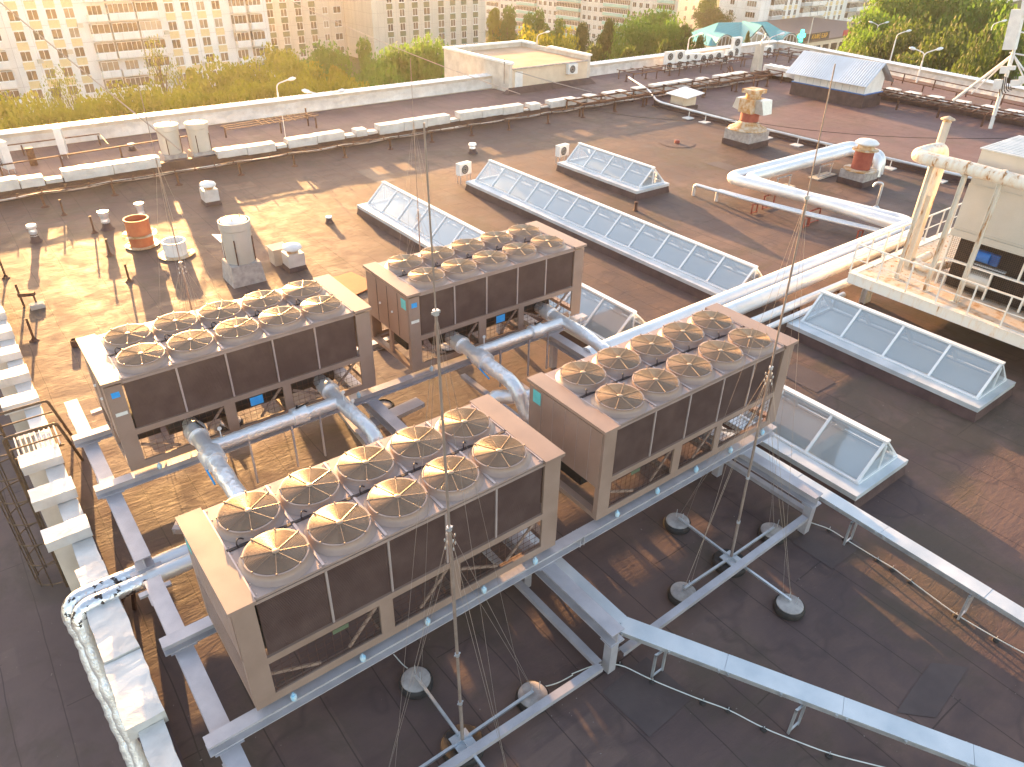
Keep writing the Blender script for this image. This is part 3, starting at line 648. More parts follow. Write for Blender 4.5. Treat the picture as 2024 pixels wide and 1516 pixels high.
for k in 'DCBA':
    T = thing('rooftop_chiller', LBL[k], 'chiller', (*CHP[k], 0.0), 'rooftop chillers on the steel frame')
    for nm, me in CHM[k].items():
        for q in (me if isinstance(me, list) else [me]):
            if q: put(q.name.split('.')[0], q, T)
    for s in (0, 1):
        for me in COILS[s]: put('coil_panel', me, T)
        for me in STRIPS[s]: put('trim_strip', me, T)
    for i in range(5):
        for y in (0.575, 1.655):
            f = put('fan', FAN[0], T, (0.90 + 1.02 * i, y - 0.01, 2.237)); gr = put('grille', FAN[1], f); gr.rotation_euler = (0, 0, 0.3 * random.random()); put('fan_shade_disc', FAN[3], f); b_ = put('fan_blade', FAN[2], f); b_.rotation_euler = (0, 0, random.random() * 6)
    for x in (0.55, 1.75, 3.0, 4.2, 5.4):
        for y in (-0.055, CH_W + 0.055): put('vibration_mount', MOUNT, T, (x, y, -0.125))
    def plate(x0, x1, z0, z1, y, m, nm='sticker'):
        mb = MB(); mb.box(x0, x1, y - 0.006, y, z0, z1); return mb.build(nm, m, T)
    def eplate(y0, y1, z0, z1, m, nm='sticker'):
        mb = MB(); mb.box(-0.02, -0.0125, y0, y1, z0, z1); return mb.build(nm, m, T)
    if k in 'DC': eplate(1.88, 2.12, 1.78, 2.08, 'teal_label')
    if k == 'B': eplate(0.12, 0.36, 1.78, 2.05, 'teal_label')
    if k in 'AB':
        plate(0.08, 0.24, 1.86, 1.99, -0.002, 'blue_tape'); plate(0.05, 0.28, 1.42, 1.50, -0.002, 'paper')
        plate(2.75, 3.05, 0.62, 0.84, -0.002, 'blue_tape', 'note_sheet')
        mb = MB()
        for y in (0.55, 0.78 if k == 'A' else 1.1, 1.66): mb.box(-0.018, -0.0125, y - 0.006, y + 0.006, 0.86, 2.1)
        mb.build('door_seam', 'black', T)
        for y in (0.85, 1.5): mb = MB(); mb.lathe((-0.03, y, 1.45), [(0.001, -0.02), (0.03, -0.02), (0.03, 0.02), (0.001, 0.02)], 10); mb.build('door_handle', 'white', T)
    else:
        plate(1.35 if k == 'D' else 0.9, 1.62 if k == 'D' else 1.15, 0.74, 0.83, 0.02, 'green_panel', 'note_sheet')
        mb = MB()
        for i in range(1, 6): mb.box(-0.016, -0.0125, i * 0.37, i * 0.37 + 0.008, (1.17 if k == 'D' else 0.84), 2.12)
        mb.build('panel_seam', 'trim', T)
    if k == 'D':
        mb = MB()
        for i in range(12): mb.bar((0.0, 0.13, 0.2 + i * 0.075), (0.0, CH_W - 0.13, 0.2 + i * 0.075), 0.012, 0.03)
        mb.build('louvre', 'beige', T)

# ================================================================== steel frame under the chillers
SF = thing('support_platform', 'grey painted steel beam frame carrying the four chillers', 'steel frame', (5.7, 4.0, ZR)); O = SF.location
zt = -0.13
def ib(p, q, wd=0.24, ht=0.22, nm='beam'):
    mb = MB(O); mb.ibeam(p, q, wd, ht); return mb.build(nm, 'steel', SF)
for y in (0.05, 2.26, 7.15, 9.36):
    ib((-0.82 if y > 0.5 else -0.80, y, zt - 0.11), (13.0 if y < 5 else 13.2, y, zt - 0.11))
zc = zt - 0.22 - 0.145
for u, a, b_ in ((-0.52, 4.72, 11.5), (-0.52, -4.5, 4.1), (5.70, -2.05, 3.2), (5.70, 4.0, 10.0), (11.85, -2.05, 3.2), (11.85, 4.0, 10.0)):
    ib((u, a, zc), (u, b_, zc), 0.30, 0.28)
    for v in (a + 0.12, (a + b_) / 2, b_ - 0.25):
        if u < 0 and v < -3: continue
        mb = MB(O); mb.bar((u, v, ZR + 0.012), (u, v, zc - 0.165), 0.18, 0.18); mb.box(u - 0.17, u + 0.17, v - 0.14, v + 0.14, zc - 0.162, zc - 0.143); mb.build('column', 'steel', SF)
    for v in (0.05, 2.26, 7.15, 9.36):
        if a < v < b_: mb = MB(O); mb.box(u - 0.22, u + 0.22, v - 0.16, v + 0.16, zc + 0.142, zc + 0.146); mb.build('bearing_plate', 'steel', SF)
for v0_, v1_ in ((-0.36, None),):
    for y in (4.66, 4.04): mb = MB(O); mb.box(-0.82, -0.24, y, y + 0.12, zc - 0.2, zc - 0.145); mb.build('splice_plate', 'steel', SF)
for p, q in (((5.45, -1.95, -1.22), (-1.0, -1.78, -1.22)), ((5.98, -1.95, -1.22), (11.7, -1.95, -1.0)), ((5.45, -1.9, -1.2), (5.45, 3.0, -1.2)), ((12.1, -1.9, -1.15), (12.1, 3.0, -1.15)), ((-0.52, 8.6, -1.2), (5.6, 8.6, -1.2)), ((-0.2, 11.0, -0.62), (0.9, 11.0, -0.55)), ((8.5, 3.2, -0.6), (8.5, 7.0, -0.6)), ((9.6, 4.0, -0.7), (9.6, 9.4, -0.7))):
    mb = MB(O); mb.chan(p, q, 0.15, 0.10); mb.build('brace', 'steel', SF)
for x in (6.55, 6.65): 
    mb = MB(O); mb.box(x, x + 0.015, -0.08, 0.18, zt - 0.24, zt + 0.002); mb.build('splice_plate', 'steel', SF)

# ================================================================== cable trays (sheet metal ducts)
def tray(label, pts, wd, ht, legs, m='galv_tray', seg=2.2):
    T = thing('cable_tray', label, 'cable tray', (pts[0][0], pts[0][1], ZR)); O = T.location
    for i in range(len(pts) - 1):
        p, q = Vector(pts[i]), Vector(pts[i + 1]); d = (q - p); n = max(1, round(d.length / seg))
        for s in range(n):
            a = p + d * (s / n); b_ = p + d * ((s + 1) / n) - d.normalized() * 0.006
            mb = MB(O); mb.bar(a, b_, wd + 0.02, 0.02, dz=ht / 2 + 0.003 * (s % 2)); mb.build('cover', m, T)
            n_ = d.normalized().cross(Vector((0, 0, 1))) * (wd / 2 + 0.012)
            for tt in (0.04, 0.5, 0.96):
                for sg in (-1, 1): c_ = a.lerp(b_, tt) + n_ * sg; mb = MB(O); mb.box(c_.x - 0.02, c_.x + 0.02, c_.y - 0.02, c_.y + 0.02, c_.z - 0.01, c_.z + 0.05); mb.build('clip', 'galv', T)
        mb = MB(O); mb.bar(p, q, wd - 0.01, ht - 0.04); mb.build('trough', 'galv', T)
    for (x, y) in legs:
        mb = MB(O)
        z0 = pts[0][2] - ht / 2 - 0.002
        mb.bar((x - 0.14, y, ZR), (x - 0.14, y, z0), 0.04, 0.04); mb.bar((x + 0.14, y, ZR), (x + 0.14, y, z0), 0.04, 0.04); mb.bar((x - 0.16, y, z0 - 0.03), (x + 0.16, y, z0 - 0.03), 0.04, 0.03); mb.bar((x - 0.12, y, ZR + 0.06), (x + 0.12, y, ZR + 0.06), 0.03, 0.03)
        mb.build('leg', 'galv', T)
    return T
tray('pale sheet metal cable duct bending away from the front column toward the bottom right', [(6.10, 2.6, -0.76), (6.10, -1.75, -0.76), (8.78, -6.9, -0.76), (11.2, -11.5, -0.76)], 0.36, 0.13, [(6.35, -2.55), (7.45, -4.72), (8.9, -7.4), (6.15, 1.2)])
tray('pale sheet metal cable duct running down past the small front right skylight', [(12.42, 3.0, -0.74), (12.42, -1.2, -0.74), (12.30, -12.0, -0.74)], 0.34, 0.13, [(12.36, -2.74), (12.33, -5.3), (12.32, -8.0), (12.4, 1.0)])
T = tray('beige sheet metal duct turning under the pipes of the left chiller', [(0.35, 6.0, -0.95), (1.55, 5.15, -0.95), (5.15, 5.9, -0.95), (5.3, 8.2, -0.95)], 0.42, 0.16, [(1.9, 5.3), (3.4, 5.6)], 'steel')
tray('beige sheet metal duct slanting between the left and back chillers', [(5.0, 4.35, -0.8), (5.15, 6.6, -0.8), (7.0, 6.8, -0.8)], 0.38, 0.14, [(5.1, 5.6)], 'steel')

# ================================================================== skylights
def skylight(label, u, v0, v1, n, ztop=-1.05, ridge=-0.17):
    """u = near edge of the kerb, v1 > v0 ends of the kerb"""
    T = thing('skylight', label, 'skylight', (u + 1.17, (v0 + v1) / 2, ZR), 'ridge skylights'); O = T.location
    W_ = 2.35; mb = MB(O); mb.hexa([(u - 0.04, v0 - 0.04, ZR - 0.02), (u + W_ + 0.04, v0 - 0.04, ZR - 0.02), (u + W_ + 0.04, v1 + 0.04, ZR - 0.02), (u - 0.04, v1 + 0.04, ZR - 0.02)], [(u + 0.03, v0 + 0.03, ztop - 0.07), (u + W_ - 0.03, v0 + 0.03, ztop - 0.07), (u + W_ - 0.03, v1 - 0.03, ztop - 0.07), (u + 0.03, v1 - 0.03, ztop - 0.07)])
    mb.build('kerb', 'membrane', T)
    g0, g1, h0, h1 = u + 0.42, u + 2.20, v0 + 0.24, v1 - 0.24; gm = (g0 + g1) / 2
    mb = MB(O)
    for a in ((u, g0 + 0.05, v0, v1), (g1 - 0.05, u + W_, v0, v1), (g0 + 0.051, g1 - 0.051, v0, h0 + 0.05), (g0 + 0.051, g1 - 0.051, h1 - 0.05, v1)): mb.box(*a, ztop - 0.06, ztop)
    mb.box(u - 0.006, u + 0.0, v0 - 0.006, v1 + 0.006, ztop - 0.14, ztop - 0.003); mb.box(u, u + W_, v0 - 0.006, v0 - 0.0005, ztop - 0.14, ztop - 0.003)
    y = v0 + 1.9
    while y < v1 - 0.3: mb.box(u + 0.005, g0 - 0.01, y, y + 0.05, ztop + 0.001, ztop + 0.006); y += 1.95
    mb.build('flashing', 'galv_tray', T)
    mb = MB(O); mb.add([(g0, h0, ztop - 0.04), (g1, h0, ztop - 0.04), (g1, h1, ztop - 0.04), (g0, h1, ztop - 0.04)], [(0, 1, 2, 3)]); mb.build('laylight', 'laylight', T)
    zb = ztop + 0.005; st = (h1 - h0) / n
    for i in range(n):
        a, b_ = h0 + st * i + 0.03, h0 + st * (i + 1) - 0.03
        mb = MB(O); mb.add([(g0 + 0.06, a, zb + 0.07), (g0 + 0.06, b_, zb + 0.07), (gm - 0.04, b_, ridge - 0.03), (gm - 0.04, a, ridge - 0.03)], [(0, 3, 2, 1)]); mb.build('pane', 'skyglass', T)
        mb = MB(O); mb.add([(g1 - 0.06, a, zb + 0.07), (g1 - 0.06, b_, zb + 0.07), (gm + 0.04, b_, ridge - 0.03), (gm + 0.04, a, ridge - 0.03)], [(0, 1, 2, 3)]); mb.build('pane', 'skyglass', T)
    for i in range(n + 1):
        y = h0 + st * i
        y = min(max(y, h0 + 0.03), h1 - 0.03)
        for gx in (g0, g1):
            mb = MB(O); mb.bar((gx, y, zb + 0.045), (gm, y, ridge + 0.012), 0.065, 0.05); mb.bar((gx + (0.05 if gx < gm else -0.05), y, zb + 0.02), (gm, y, ridge - 0.10), 0.05, 0.07)
            mb.build('rafter', 'white_frame', T)
        if 0 < i < n:
            mb = MB(O); mb.bar((gm - 0.42, y, (ztop + ridge) / 2 + 0.02), (gm - 0.03, y, ridge - 0.33), 0.045, 0.06); mb.bar((gm, y, ridge - 0.33), (gm + 0.42, y, (ztop + ridge) / 2 + 0.02), 0.045, 0.06); mb.build('knee_brace', 'white_frame', T)
    mb = MB(O); mb.bar((gm, h0 - 0.03, ridge + 0.012), (gm, h1 + 0.03, ridge + 0.012), 0.17, 0.06); mb.bar((gm, h0, ridge - 0.07), (gm, h1, ridge - 0.07), 0.06, 0.10); mb.build('ridge_bar', 'white_frame', T)
    for gx in (g0 + 0.02, g1 - 0.02):
        mb = MB(O); mb.box(gx - 0.04, gx + 0.04, h0 - 0.02, h1 + 0.02, zb, zb + 0.055); mb.build('sill_bar', 'white_frame', T)
    for y, s in ((h0, -1), (h1, 1)):
        mb = MB(O)
        mb.bar((g0, y + 0.0 * s, zb + 0.03), (g1, y, zb + 0.03), 0.07, 0.06); mb.bar((gm, y, zb + 0.061), (gm, y, ridge - 0.13), 0.05, 0.05, up=(0, 1, 0))
        mb.build('gable_frame', 'white_frame', T)
        for a, b_ in ((g0 + 0.2, gm - 0.03), (gm + 0.03, g1 - 0.2)):
            zz = lambda x: zb + 0.02 + (ridge - zb) * (1 - abs(x - gm) / (gm - g0))
            mb = MB(O); mb.add([(a, y, zb + 0.06), (b_, y, zb + 0.06), (b_, y, zz(b_) - 0.05), (a, y, zz(a) - 0.02)], [(0, 1, 2, 3)]); mb.build('pane', 'skyglass', T)
    return T
skylight('long white framed glass skylight behind the back chiller, furthest left', 13.3, 6.15, 22.75, 12)
skylight('longest white framed glass skylight crossing the middle of the roof', 19.45, 6.15, 22.9, 12)
skylight('short white framed glass skylight standing alone far back in the middle', 25.5, 16.85, 22.9, 4)
skylight('white framed glass skylight beside the raised cooling tower platform', 19.62, -2.2, 4.05, 4)
skylight('white framed glass skylight right of the right chiller, lowest in the photo', 13.40, -2.22, 4.05, 4)
ac_unit(917, 360, ZR, 0.8, 0.58, 0.32, R(8), 'white air conditioner on a stand at the left end of the longest skylight', 'air conditioners by the skylights', 0.42)
ac_unit(1110, 322, ZR, 0.8, 0.58, 0.32, R(8), 'white air conditioner on a stand at the left end of the short far skylight', 'air conditioners by the skylights', 0.42)

# ================================================================== big insulated pipes
def pipe(label, pts, r, m='pipe_metal', rad=0.5, group=None, n=18, bands=0.0, name='insulated_pipe', legs=(), cat='pipe', flange=()):
    pts = [Vector(p) for p in pts]; T = thing(name, label, cat, pts[0], group); O = T.location
    bp = bend(pts, rad); mb = MB(O); mb.tube(bp, r, n); mb.build('pipe', m, T, True)
    if bands:
        for i in range(len(pts) - 1):
            d = pts[i + 1] - pts[i]; Ln = d.length; d.normalize(); s = rad + 0.05
            mb = MB(O); c = 0
            while s < Ln - rad:
                a = pts[i] + d * s; mb.tube([a - d * 0.02, a + d * 0.02], r + 0.005, n); s += bands; c += 1
            if c: mb.build('band', m, T, True)
    for (x, y, z0, z1, hw, mm) in legs:
        mb = MB(O)
        if abs(hw) > 0:
            mb.bar((x - hw, y, z0), (x - hw, y, z1), 0.05, 0.05); mb.bar((x + hw, y, z0), (x + hw, y, z1), 0.05, 0.05); mb.bar((x - hw - 0.06, y, z1 + 0.026), (x + hw + 0.06, y, z1 + 0.026), 0.05, 0.05); mb.bar((x - hw - 0.03, y, z0 + 0.05), (x + hw + 0.03, y, z0 + 0.05), 0.045, 0.04)
        else: mb.bar((x, y, z0), (x, y, z1), 0.05, 0.05)
        mb.build('leg', mm, T)
    return T
ZP = -0.55
pipe('thick shiny insulated pipe forming the outer loop across the roof to the far right vent', [(12.0, 5.72, ZP), (30.7, 5.75, ZP), (30.35, 5.75, ZP)][:1] + [(31.15, 5.95, ZP), (29.65, 14.75, ZP), (40.9, 14.75, ZP), (40.2, 12.5, ZP), (40.1, 12.4, ZR)], 0.27, rad=0.75, bands=1.3, group='pair of thick insulated pipes',
     legs=[(29.62 + 0.45, y, ZR, ZP - 0.33, 0.42, 'red_steel') for y in (12.4, 9.9)])
pipe('thick shiny insulated pipe forming the inner loop across the roof beside the outer one', [(12.0, 5.10, ZP), (30.55, 5.25, ZP), (30.4, 6.6, ZP), (30.25, 14.1, ZP), (40.0, 14.1, ZP), (39.6, 12.3, ZP), (39.5, 12.2, ZR)], 0.27, rad=0.7, bands=1.3, group='pair of thick insulated pipes',
     legs=[(x, 14.4, ZR, ZP - 0.33, 0.0, 'galv') for x in (32.8,)])
for x, hw in ((33.2, 0.55), (37.0, 0.55)):
    c = Vector((x, 14.2, ZR)); T = thing('pipe_stand', 'galvanised pipe stand on a white slab %s the inner loop' % ('under the left part of' if x < 35 else 'near the red vent beneath'), 'pipe stand', c, 'pipe stands under the loop')
    mb = MB(c); mb.box(x - 0.9, x + 0.9, 13.6, 14.2, ZR, ZR + 0.05); mb.build('slab', 'concrete_pale', T)
    mb = MB(c)
    for dx in (-hw, hw): mb.bar((x + dx, 13.8, ZR + 0.051), (x + dx, 13.8, ZP - 0.32), 0.07, 0.05)
    mb.bar((x - hw - 0.1, 13.8, ZP - 0.30), (x + hw + 0.1, 13.8, ZP - 0.30), 0.05, 0.05); mb.bar((x - hw, 13.8, ZR + 0.1), (x + hw, 13.8, ZR + 0.1), 0.05, 0.04); mb.build('frame', 'galv', T)
pipe('slim shiny insulated pipe lying beside the thick pair toward the platform', [(11.5, 4.55, -0.80), (24.0, 4.45, -0.80)], 0.15, bands=1.3, rad=0.3, group='slim insulated pipes', legs=[(17.5, 4.4, ZR, -0.97, 0.2, 'brown_steel'), (20.6, 4.4, ZR, -0.97, 0.2, 'brown_steel'), (23.0, 4.4, ZR, -0.97, 0.2, 'brown_steel')])
pipe('slim shiny insulated pipe nearest the skylight by the platform', [(11.5, 4.15, -0.95), (23.0, 4.1, -0.95)], 0.10, bands=1.3, rad=0.3, group='slim insulated pipes')
zs = -0.95
T = pipe('thin foil wrapped pipe on red stands rising from the roof left of the thick loop', [(28.50, 15.75, ZR), (28.50, 15.75, zs), (28.75, 13.0, zs), (29.3, 9.8, zs), (30.0, 6.9, zs), (30.6, 5.0, zs)], 0.085, 'foil_fine', 0.2, n=12, legs=[(x, y, ZR, zs - 0.12, 0.20, 'red_steel') for x, y in ((28.85, 12.3), (29.3, 9.75), (29.85, 7.45))])
pipe('second thin foil wrapped pipe rising from the roof left of the thick loop', [(28.75, 14.5, ZR), (28.75, 14.5, zs), (29.05, 12.5, zs), (29.55, 9.8, zs), (30.25, 6.9, zs), (30.85, 5.0, zs)], 0.085, 'foil_fine', 0.2, n=12)

# chiller headers wrapped in foil
def header(org, w_, first):
    ox, oy = org
    z = 0.42
    lab = 'of the left chiller' if first else 'of the back chiller'
    T = thing('foil_pipe', 'crumpled foil insulated pipe manifold leaving the open bays ' + lab, 'pipe', (ox + 3, oy - 0.8, 0.4), 'foil pipe manifolds'); O = T.location
    x1, x2 = ox + 1.45, ox + 4.6
    def lump(pts, r, nm='pipe', seedv=0.0):
        q = bend(pts, 0.35, 6); P = []
        for i in range(len(q) - 1):
            d = q[i + 1] - q[i]; k = max(1, int(d.length / 0.09))
            for s in range(k): P.append(q[i] + d * (s / k))
        P.append(q[-1])
        rs = [r * (1 + 0.10 * mno.noise(p * 4 + Vector((seedv, 0, 0))) + 0.05 * mno.noise(p * 11)) for p in P]
        mb = MB(O); mb.tube(P, r, 16, rs=rs); mb.build(nm, 'foil', T, True)
    if first:
        lump([(x1, oy + 0.75, 0.45), (x1, oy - 0.6, 0.45), (x1, oy - 2.6, 0.45), (x1 + 0.05, oy - 3.9, 0.30), (x1 + 0.1, oy - 4.6, -0.4)], 0.185)
        lump([(x2, oy + 0.55, 0.45), (x2, oy - 1.2, 0.45), (x2 + 0.1, oy - 2.3, 0.35), (x2 + 0.1, oy - 2.6, -1.0)], 0.17, seedv=4)
    else:
        lump([(x1, oy + 0.75, 0.45), (x1, oy - 0.6, 0.45), (x1, oy - 2.6, 0.40), (x1 + 0.05, oy - 3.0, -0.3), (x1 + 0.4, oy - 3.1, -0.6)], 0.185)
        lump([(x2, oy + 0.55, 0.45), (x2, oy - 1.6, 0.45), (x2 - 0.1, oy - 2.9, 0.35), (x2 - 0.1, oy - 3.1, -1.0)], 0.17, seedv=4)
    lump([(x1 + 0.1, oy - 0.75, 0.45), (x2 - 0.1, oy - 0.75, 0.45)], 0.15, seedv=8)
    for x, y, rr in ((x1, oy - 0.05, 0.24), (x1, oy - 1.15, 0.25), (x2, oy - 0.05, 0.22)):
        lump([(x, y + 0.2, 0.45), (x, y - 0.2, 0.45)], rr, 'valve_wrap', x)
    lump([(x1 + 1.95, oy - 0.75, 0.46), (x1 + 2.3, oy - 0.75, 0.46)], 0.21, 'valve_wrap', 3)
    mb = MB(O); mb.bar((x1 + 2.05, oy - 0.80, 0.70), (x1 + 2.4, oy - 0.70, 0.68), 0.03, 0.02); mb.tube([(x1 + 2.1, oy - 0.75, 0.6), (x1 + 2.1, oy - 0.75, 0.73)], 0.025, 8); mb.build('valve_lever', 'black', T)
    mb = MB(O); mb.bar((x1 + 0.06, oy + 0.0, 0.70), (x1 + 0.12, oy - 0.35, 0.71), 0.03, 0.02); mb.build('valve_lever', 'black', T)
    for (x, y) in ((x1 + 0.35, oy - 0.75), (x2 + 0.0, oy - 1.0), (x2 + 0.02, oy - 1.45)):
        mb = MB(O); mb.tube([(x, y, 0.6), (x, y, 0.78)], 0.012, 6); mb.tube([(x, y - 0.012, 0.83), (x, y + 0.012, 0.83)], 0.045, 12); mb.build('gauge', 'white', T)
    for x, y in ((x1, oy + 0.55), (x2, oy + 0.4)):
        mb = MB(O); mb.tube([(x, y - 0.035, 0.45), (x, y + 0.035, 0.45)], 0.25, 16); mb.build('flange', 'black', T)
    for x in (x1 + 0.9, x1 + 1.9, x1 + 2.6): mb = MB(O); mb.bar((x, oy - 0.75, ZR + 0.55), (x, oy - 0.75, 0.28), 0.04, 0.04); mb.build('support', 'steel', T)
    mb = MB(O); mb.tube(bend([(x1 + 0.06, oy + 0.5, 0.66), (x1 - 0.05, oy + 0.15, 0.84), (x1 - 0.4, oy + 0.06, 0.9)], 0.2), 0.012, 6); mb.build('cable', 'cable', T)
    mb = MB(O); mb.tube([(x1 - 0.22, oy - 1.0, 0.42), (x1 - 0.2, oy - 1.75, 0.22)], 0.022, 8); mb.build('thermometer', 'blue_tape', T)
header((-0.05, 7.10), 0, True); header((6.99, 7.12), 0, False)
def lumpy(label, pts, r, m='foil', rad=0.3, group=None):
    q = bend(pts, rad, 6); P = []
    for i in range(len(q) - 1):
        d = q[i + 1] - q[i]; k = max(1, int(d.length / 0.1))
        for s in range(k): P.append(q[i] + d * (s / k))
    P.append(q[-1]); mb = MB(pts[0]); mb.tube(P, r, 14, rs=[r * (1 + 0.09 * mno.noise(p * 4) + 0.05 * mno.noise(p * 12)) for p in P])
    return single('foil_pipe', mb, m, label, 'pipe', group, True)
lumpy('foil wrapped U-shaped pipe bend between the middle chillers, left of the teal sticker', [(8.0, 5.0, -1.25), (8.0, 5.0, -0.02), (8.75, 4.4, -0.02), (10.5, 4.1, -0.05)], 0.18)
lumpy('thick foil pipe running under the U-shaped bend into the right chiller', [(7.0, 3.55, -0.55), (9.9, 3.55, -0.55)], 0.22)
lumpy('second thick foil pipe lying low beside the right chiller left end', [(7.4, 3.0, -0.62), (11.0, 3.0, -0.62)], 0.20)
lumpy('stubby foil pipe end poking up behind the front chiller', [(2.0, 5.0, -0.9), (2.0, 4.55, 0.18), (2.25, 3.3, 0.18)], 0.17, rad=0.35)
# torn insulation pipes over the left parapet
ZL = -0.80
for i, (y, z0) in enumerate(((4.92, ZL), (4.58, ZL + 0.02))):
    q = bend([(4.2, y, z0), (-1.86 - 0.10 * (1 - i), y, z0), (-1.84 - 0.12 * (1 - i), y - 0.45, -1.65), (-1.80 - 0.12 * (1 - i), y - 1.25, -3.1), (-1.78 - 0.12 * (1 - i), y - 2.0, -4.7)], 0.32, 8)
    mb = MB((1, y, z0)); mb.tube(q, 0.155, 16)
    T = thing('foil_pipe', ('far' if i == 0 else 'near') + ' one of two silver pipes with torn peeling foil bending over the left parapet', 'pipe', (1, y, z0), 'torn silver pipes over the parapet')
    k = next(j for j, p in enumerate(q) if p.x < -0.9)
    cut = Vector((-0.55, y, z0))
    mb = MB(T.location); mb.tube([q[0], cut], 0.165, 16); mb.build('smooth_lagging', 'pipe_metal', T, True)
    mb = MB(T.location); qq = [cut] + q[1:10]; mb.tube(qq, 0.15, 16); mb.build('torn_lagging', 'foil_torn', T, True)
    P = []
    for j in range(9, len(q) - 1):
        d = q[j + 1] - q[j]; kk = max(1, int(d.length / 0.06))
        for s in range(kk): P.append(q[j] + d * (s / kk))
    mb = MB(T.location); mb.tube(P, 0.15, 14, rs=[0.128 + 0.006 * math.sin(a * 1.9 + 2 * mno.noise(p * 2)) + 0.035 * mno.noise(p * 2.3) + 0.02 * mno.noise(p * 7) for a, p in enumerate(P)]); mb.build('wrinkled_lagging', 'foil_fine', T, True)
pipe('silver pipe lying on the lower roof at the bottom left corner', [(-4.5, 2.1, -4.0), (-1.75, 2.6, -4.0)], 0.16, 'foil_fine', 0.2)
mb = MB((-0.9, 4.75, ZR)); mb.bar((-0.95, 4.7, ZR), (-0.85, 4.78, ZL - 0.17), 0.07, 0.05); mb.bar((-1.15, 4.42, -1.0), (-0.85, 5.1, ZL - 0.19), 0.05, 0.05)
single('pipe_stand', mb, 'brown_steel', 'rusty bracket holding the torn silver pipes by the parapet', 'pipe stand')

# ================================================================== lightning masts
def mast(label, x, y, toppx, ztop, r, full=True, rot=0.0):
    T = thing('lightning_mast', label, 'mast', (x, y, ZR), 'tall thin masts'); O = T.location
    base = Vector((x, y, ZR + 0.28)); d = ray(*toppx); top = CPOS + d * ((ztop - CPOS.z) / d.z)
    # the mast leans a little: its head stands where the line of sight passes nearest the axis
    best = None
    for i in range(4000):
        t = i * 0.02; p = CPOS + d * t; 
        if best is None or (Vector((p.x - x, p.y - y, 0)).length < best[0]): best = (Vector((p.x - x, p.y - y, 0)).length, p)
    top = best[1]; top.z = max(top.z, ztop - 0.5) if False else top.z
    ax = top - base
    def A(f): return base + ax * f
    cuts = [(0.0, 0.10, r * 1.35), (0.10, 0.48, r * 1.12), (0.48, 0.80, r * 0.8), (0.80, 1.0, r * 0.45)]
    for a, b_, rr in cuts:
        mb = MB(O); mb.tube([A(a), A(b_)], rr, 10); mb.build('pole', 'pole', T, True)
    for f in (0.10, 0.22, 0.48, 0.80):
        mb = MB(O); mb.tube([A(f - 0.003), A(f + 0.003)], r * 1.6, 10); mb.bar(A(f) - Vector((r * 2.4, 0, 0)), A(f) + Vector((r * 2.4, 0, 0)), 0.012, 0.03); mb.build('collar', 'galv', T)
    dirs = [Vector((math.cos(rot + k * math.pi / 2), math.sin(rot + k * math.pi / 2), 0)) for k in range(4)]
    mb = MB(O); mb.lathe((x, y, ZR), [(0.16, 0.0), (0.36, 0.0), (0.37, 0.12), (0.34, 0.16), (0.2, 0.17), (0.16, 0.17)], 28); mb.build('tyre', 'rubber', T, True)
    mb = MB(O); mb.box(x - 0.17, x + 0.17, y - 0.17, y + 0.17, ZR + 0.20, ZR + 0.225)
    for dv in dirs: mb.bar((x, y, ZR + 0.24), Vector((x, y, ZR + 0.24)) + dv * 0.2, 0.02, 0.09)
    mb.build('base_plate', 'galv', T)
    for k, dv in enumerate(dirs):
        c = Vector((x, y, 0)) + dv * 1.50; c.z = ZR
        mb = MB(O); mb.bar(Vector((x, y, ZR + 0.25)) + dv * 0.12, Vector((c.x, c.y, ZR + 0.27)), 0.05, 0.045); mb.build('arm', 'galv', T)
        w_ = MB(O); w_.lathe((c.x, c.y, ZR), [(0.27, 0.0), (0.305, 0.02), (0.315, 0.09), (0.30, 0.15), (0.275, 0.17), (0.262, 0.15)], 30, False, False); tv = w_.build('tyre', 'rubber', T, True)
        w_ = MB(O); vs = [(0.001, 0.205 + 0.004 * k), (0.12, 0.20), (0.24, 0.192), (0.265, 0.18), (0.27, 0.12)]; w_.lathe((c.x, c.y, ZR), vs, 26); w_.build('concrete_ballast', 'concrete', tv, True)
        mb = MB(O)
        for q in (0.10, -0.08): mb.tube([(c.x + dv.x * q + 0.05, c.y + dv.y * q, ZR + 0.19), (c.x + dv.x * q + 0.05, c.y + dv.y * q, ZR + 0.42)], 0.008, 5)
        mb.build('bolt', 'galv', T)
        if full:
            mb = MB(O); mb.tube([A(0.48), (c.x, c.y, ZR + 0.3)], 0.0034, 4, False); mb.tube([A(0.80), (c.x - dv.x * 0.2, c.y - dv.y * 0.2, ZR + 0.3)], 0.0028, 4, False); mb.tube([A(0.47), A(0.47) + dv * 0.16 - Vector((0, 0, 0.8)), (c.x, c.y, ZR + 0.3)], 0.0028, 4, False); mb.build('guy_wire', 'wire', T)
            for q in (0.47, 0.455):
                p = A(q) + dv * 0.08; mb = MB(O); mb.lathe(p - Vector((0, 0, 0.1)), [(0.001, 0), (0.012, 0.02), (0.012, 0.05), (0.001, 0.07)], 8); mb.build('turnbuckle', 'galv', T, True)
    return T
mast('tall thin mast on tyre ballast in front of the nearest chiller', 2.66, -1.60, (838, 243), 8.6, 0.023)
mast('tall thin mast on tyre ballast in front of the right chiller', 9.62, -1.60, (1651, 126), 8.6, 0.023)
mast('slender mast rising behind the left chiller, furthest left', 2.78, 11.2, (273, 165), 7.0, 0.018)
mast('slender mast rising behind the back chiller, thinner than the one before it', 9.78, 11.2, (811, 115), 7.0, 0.016)

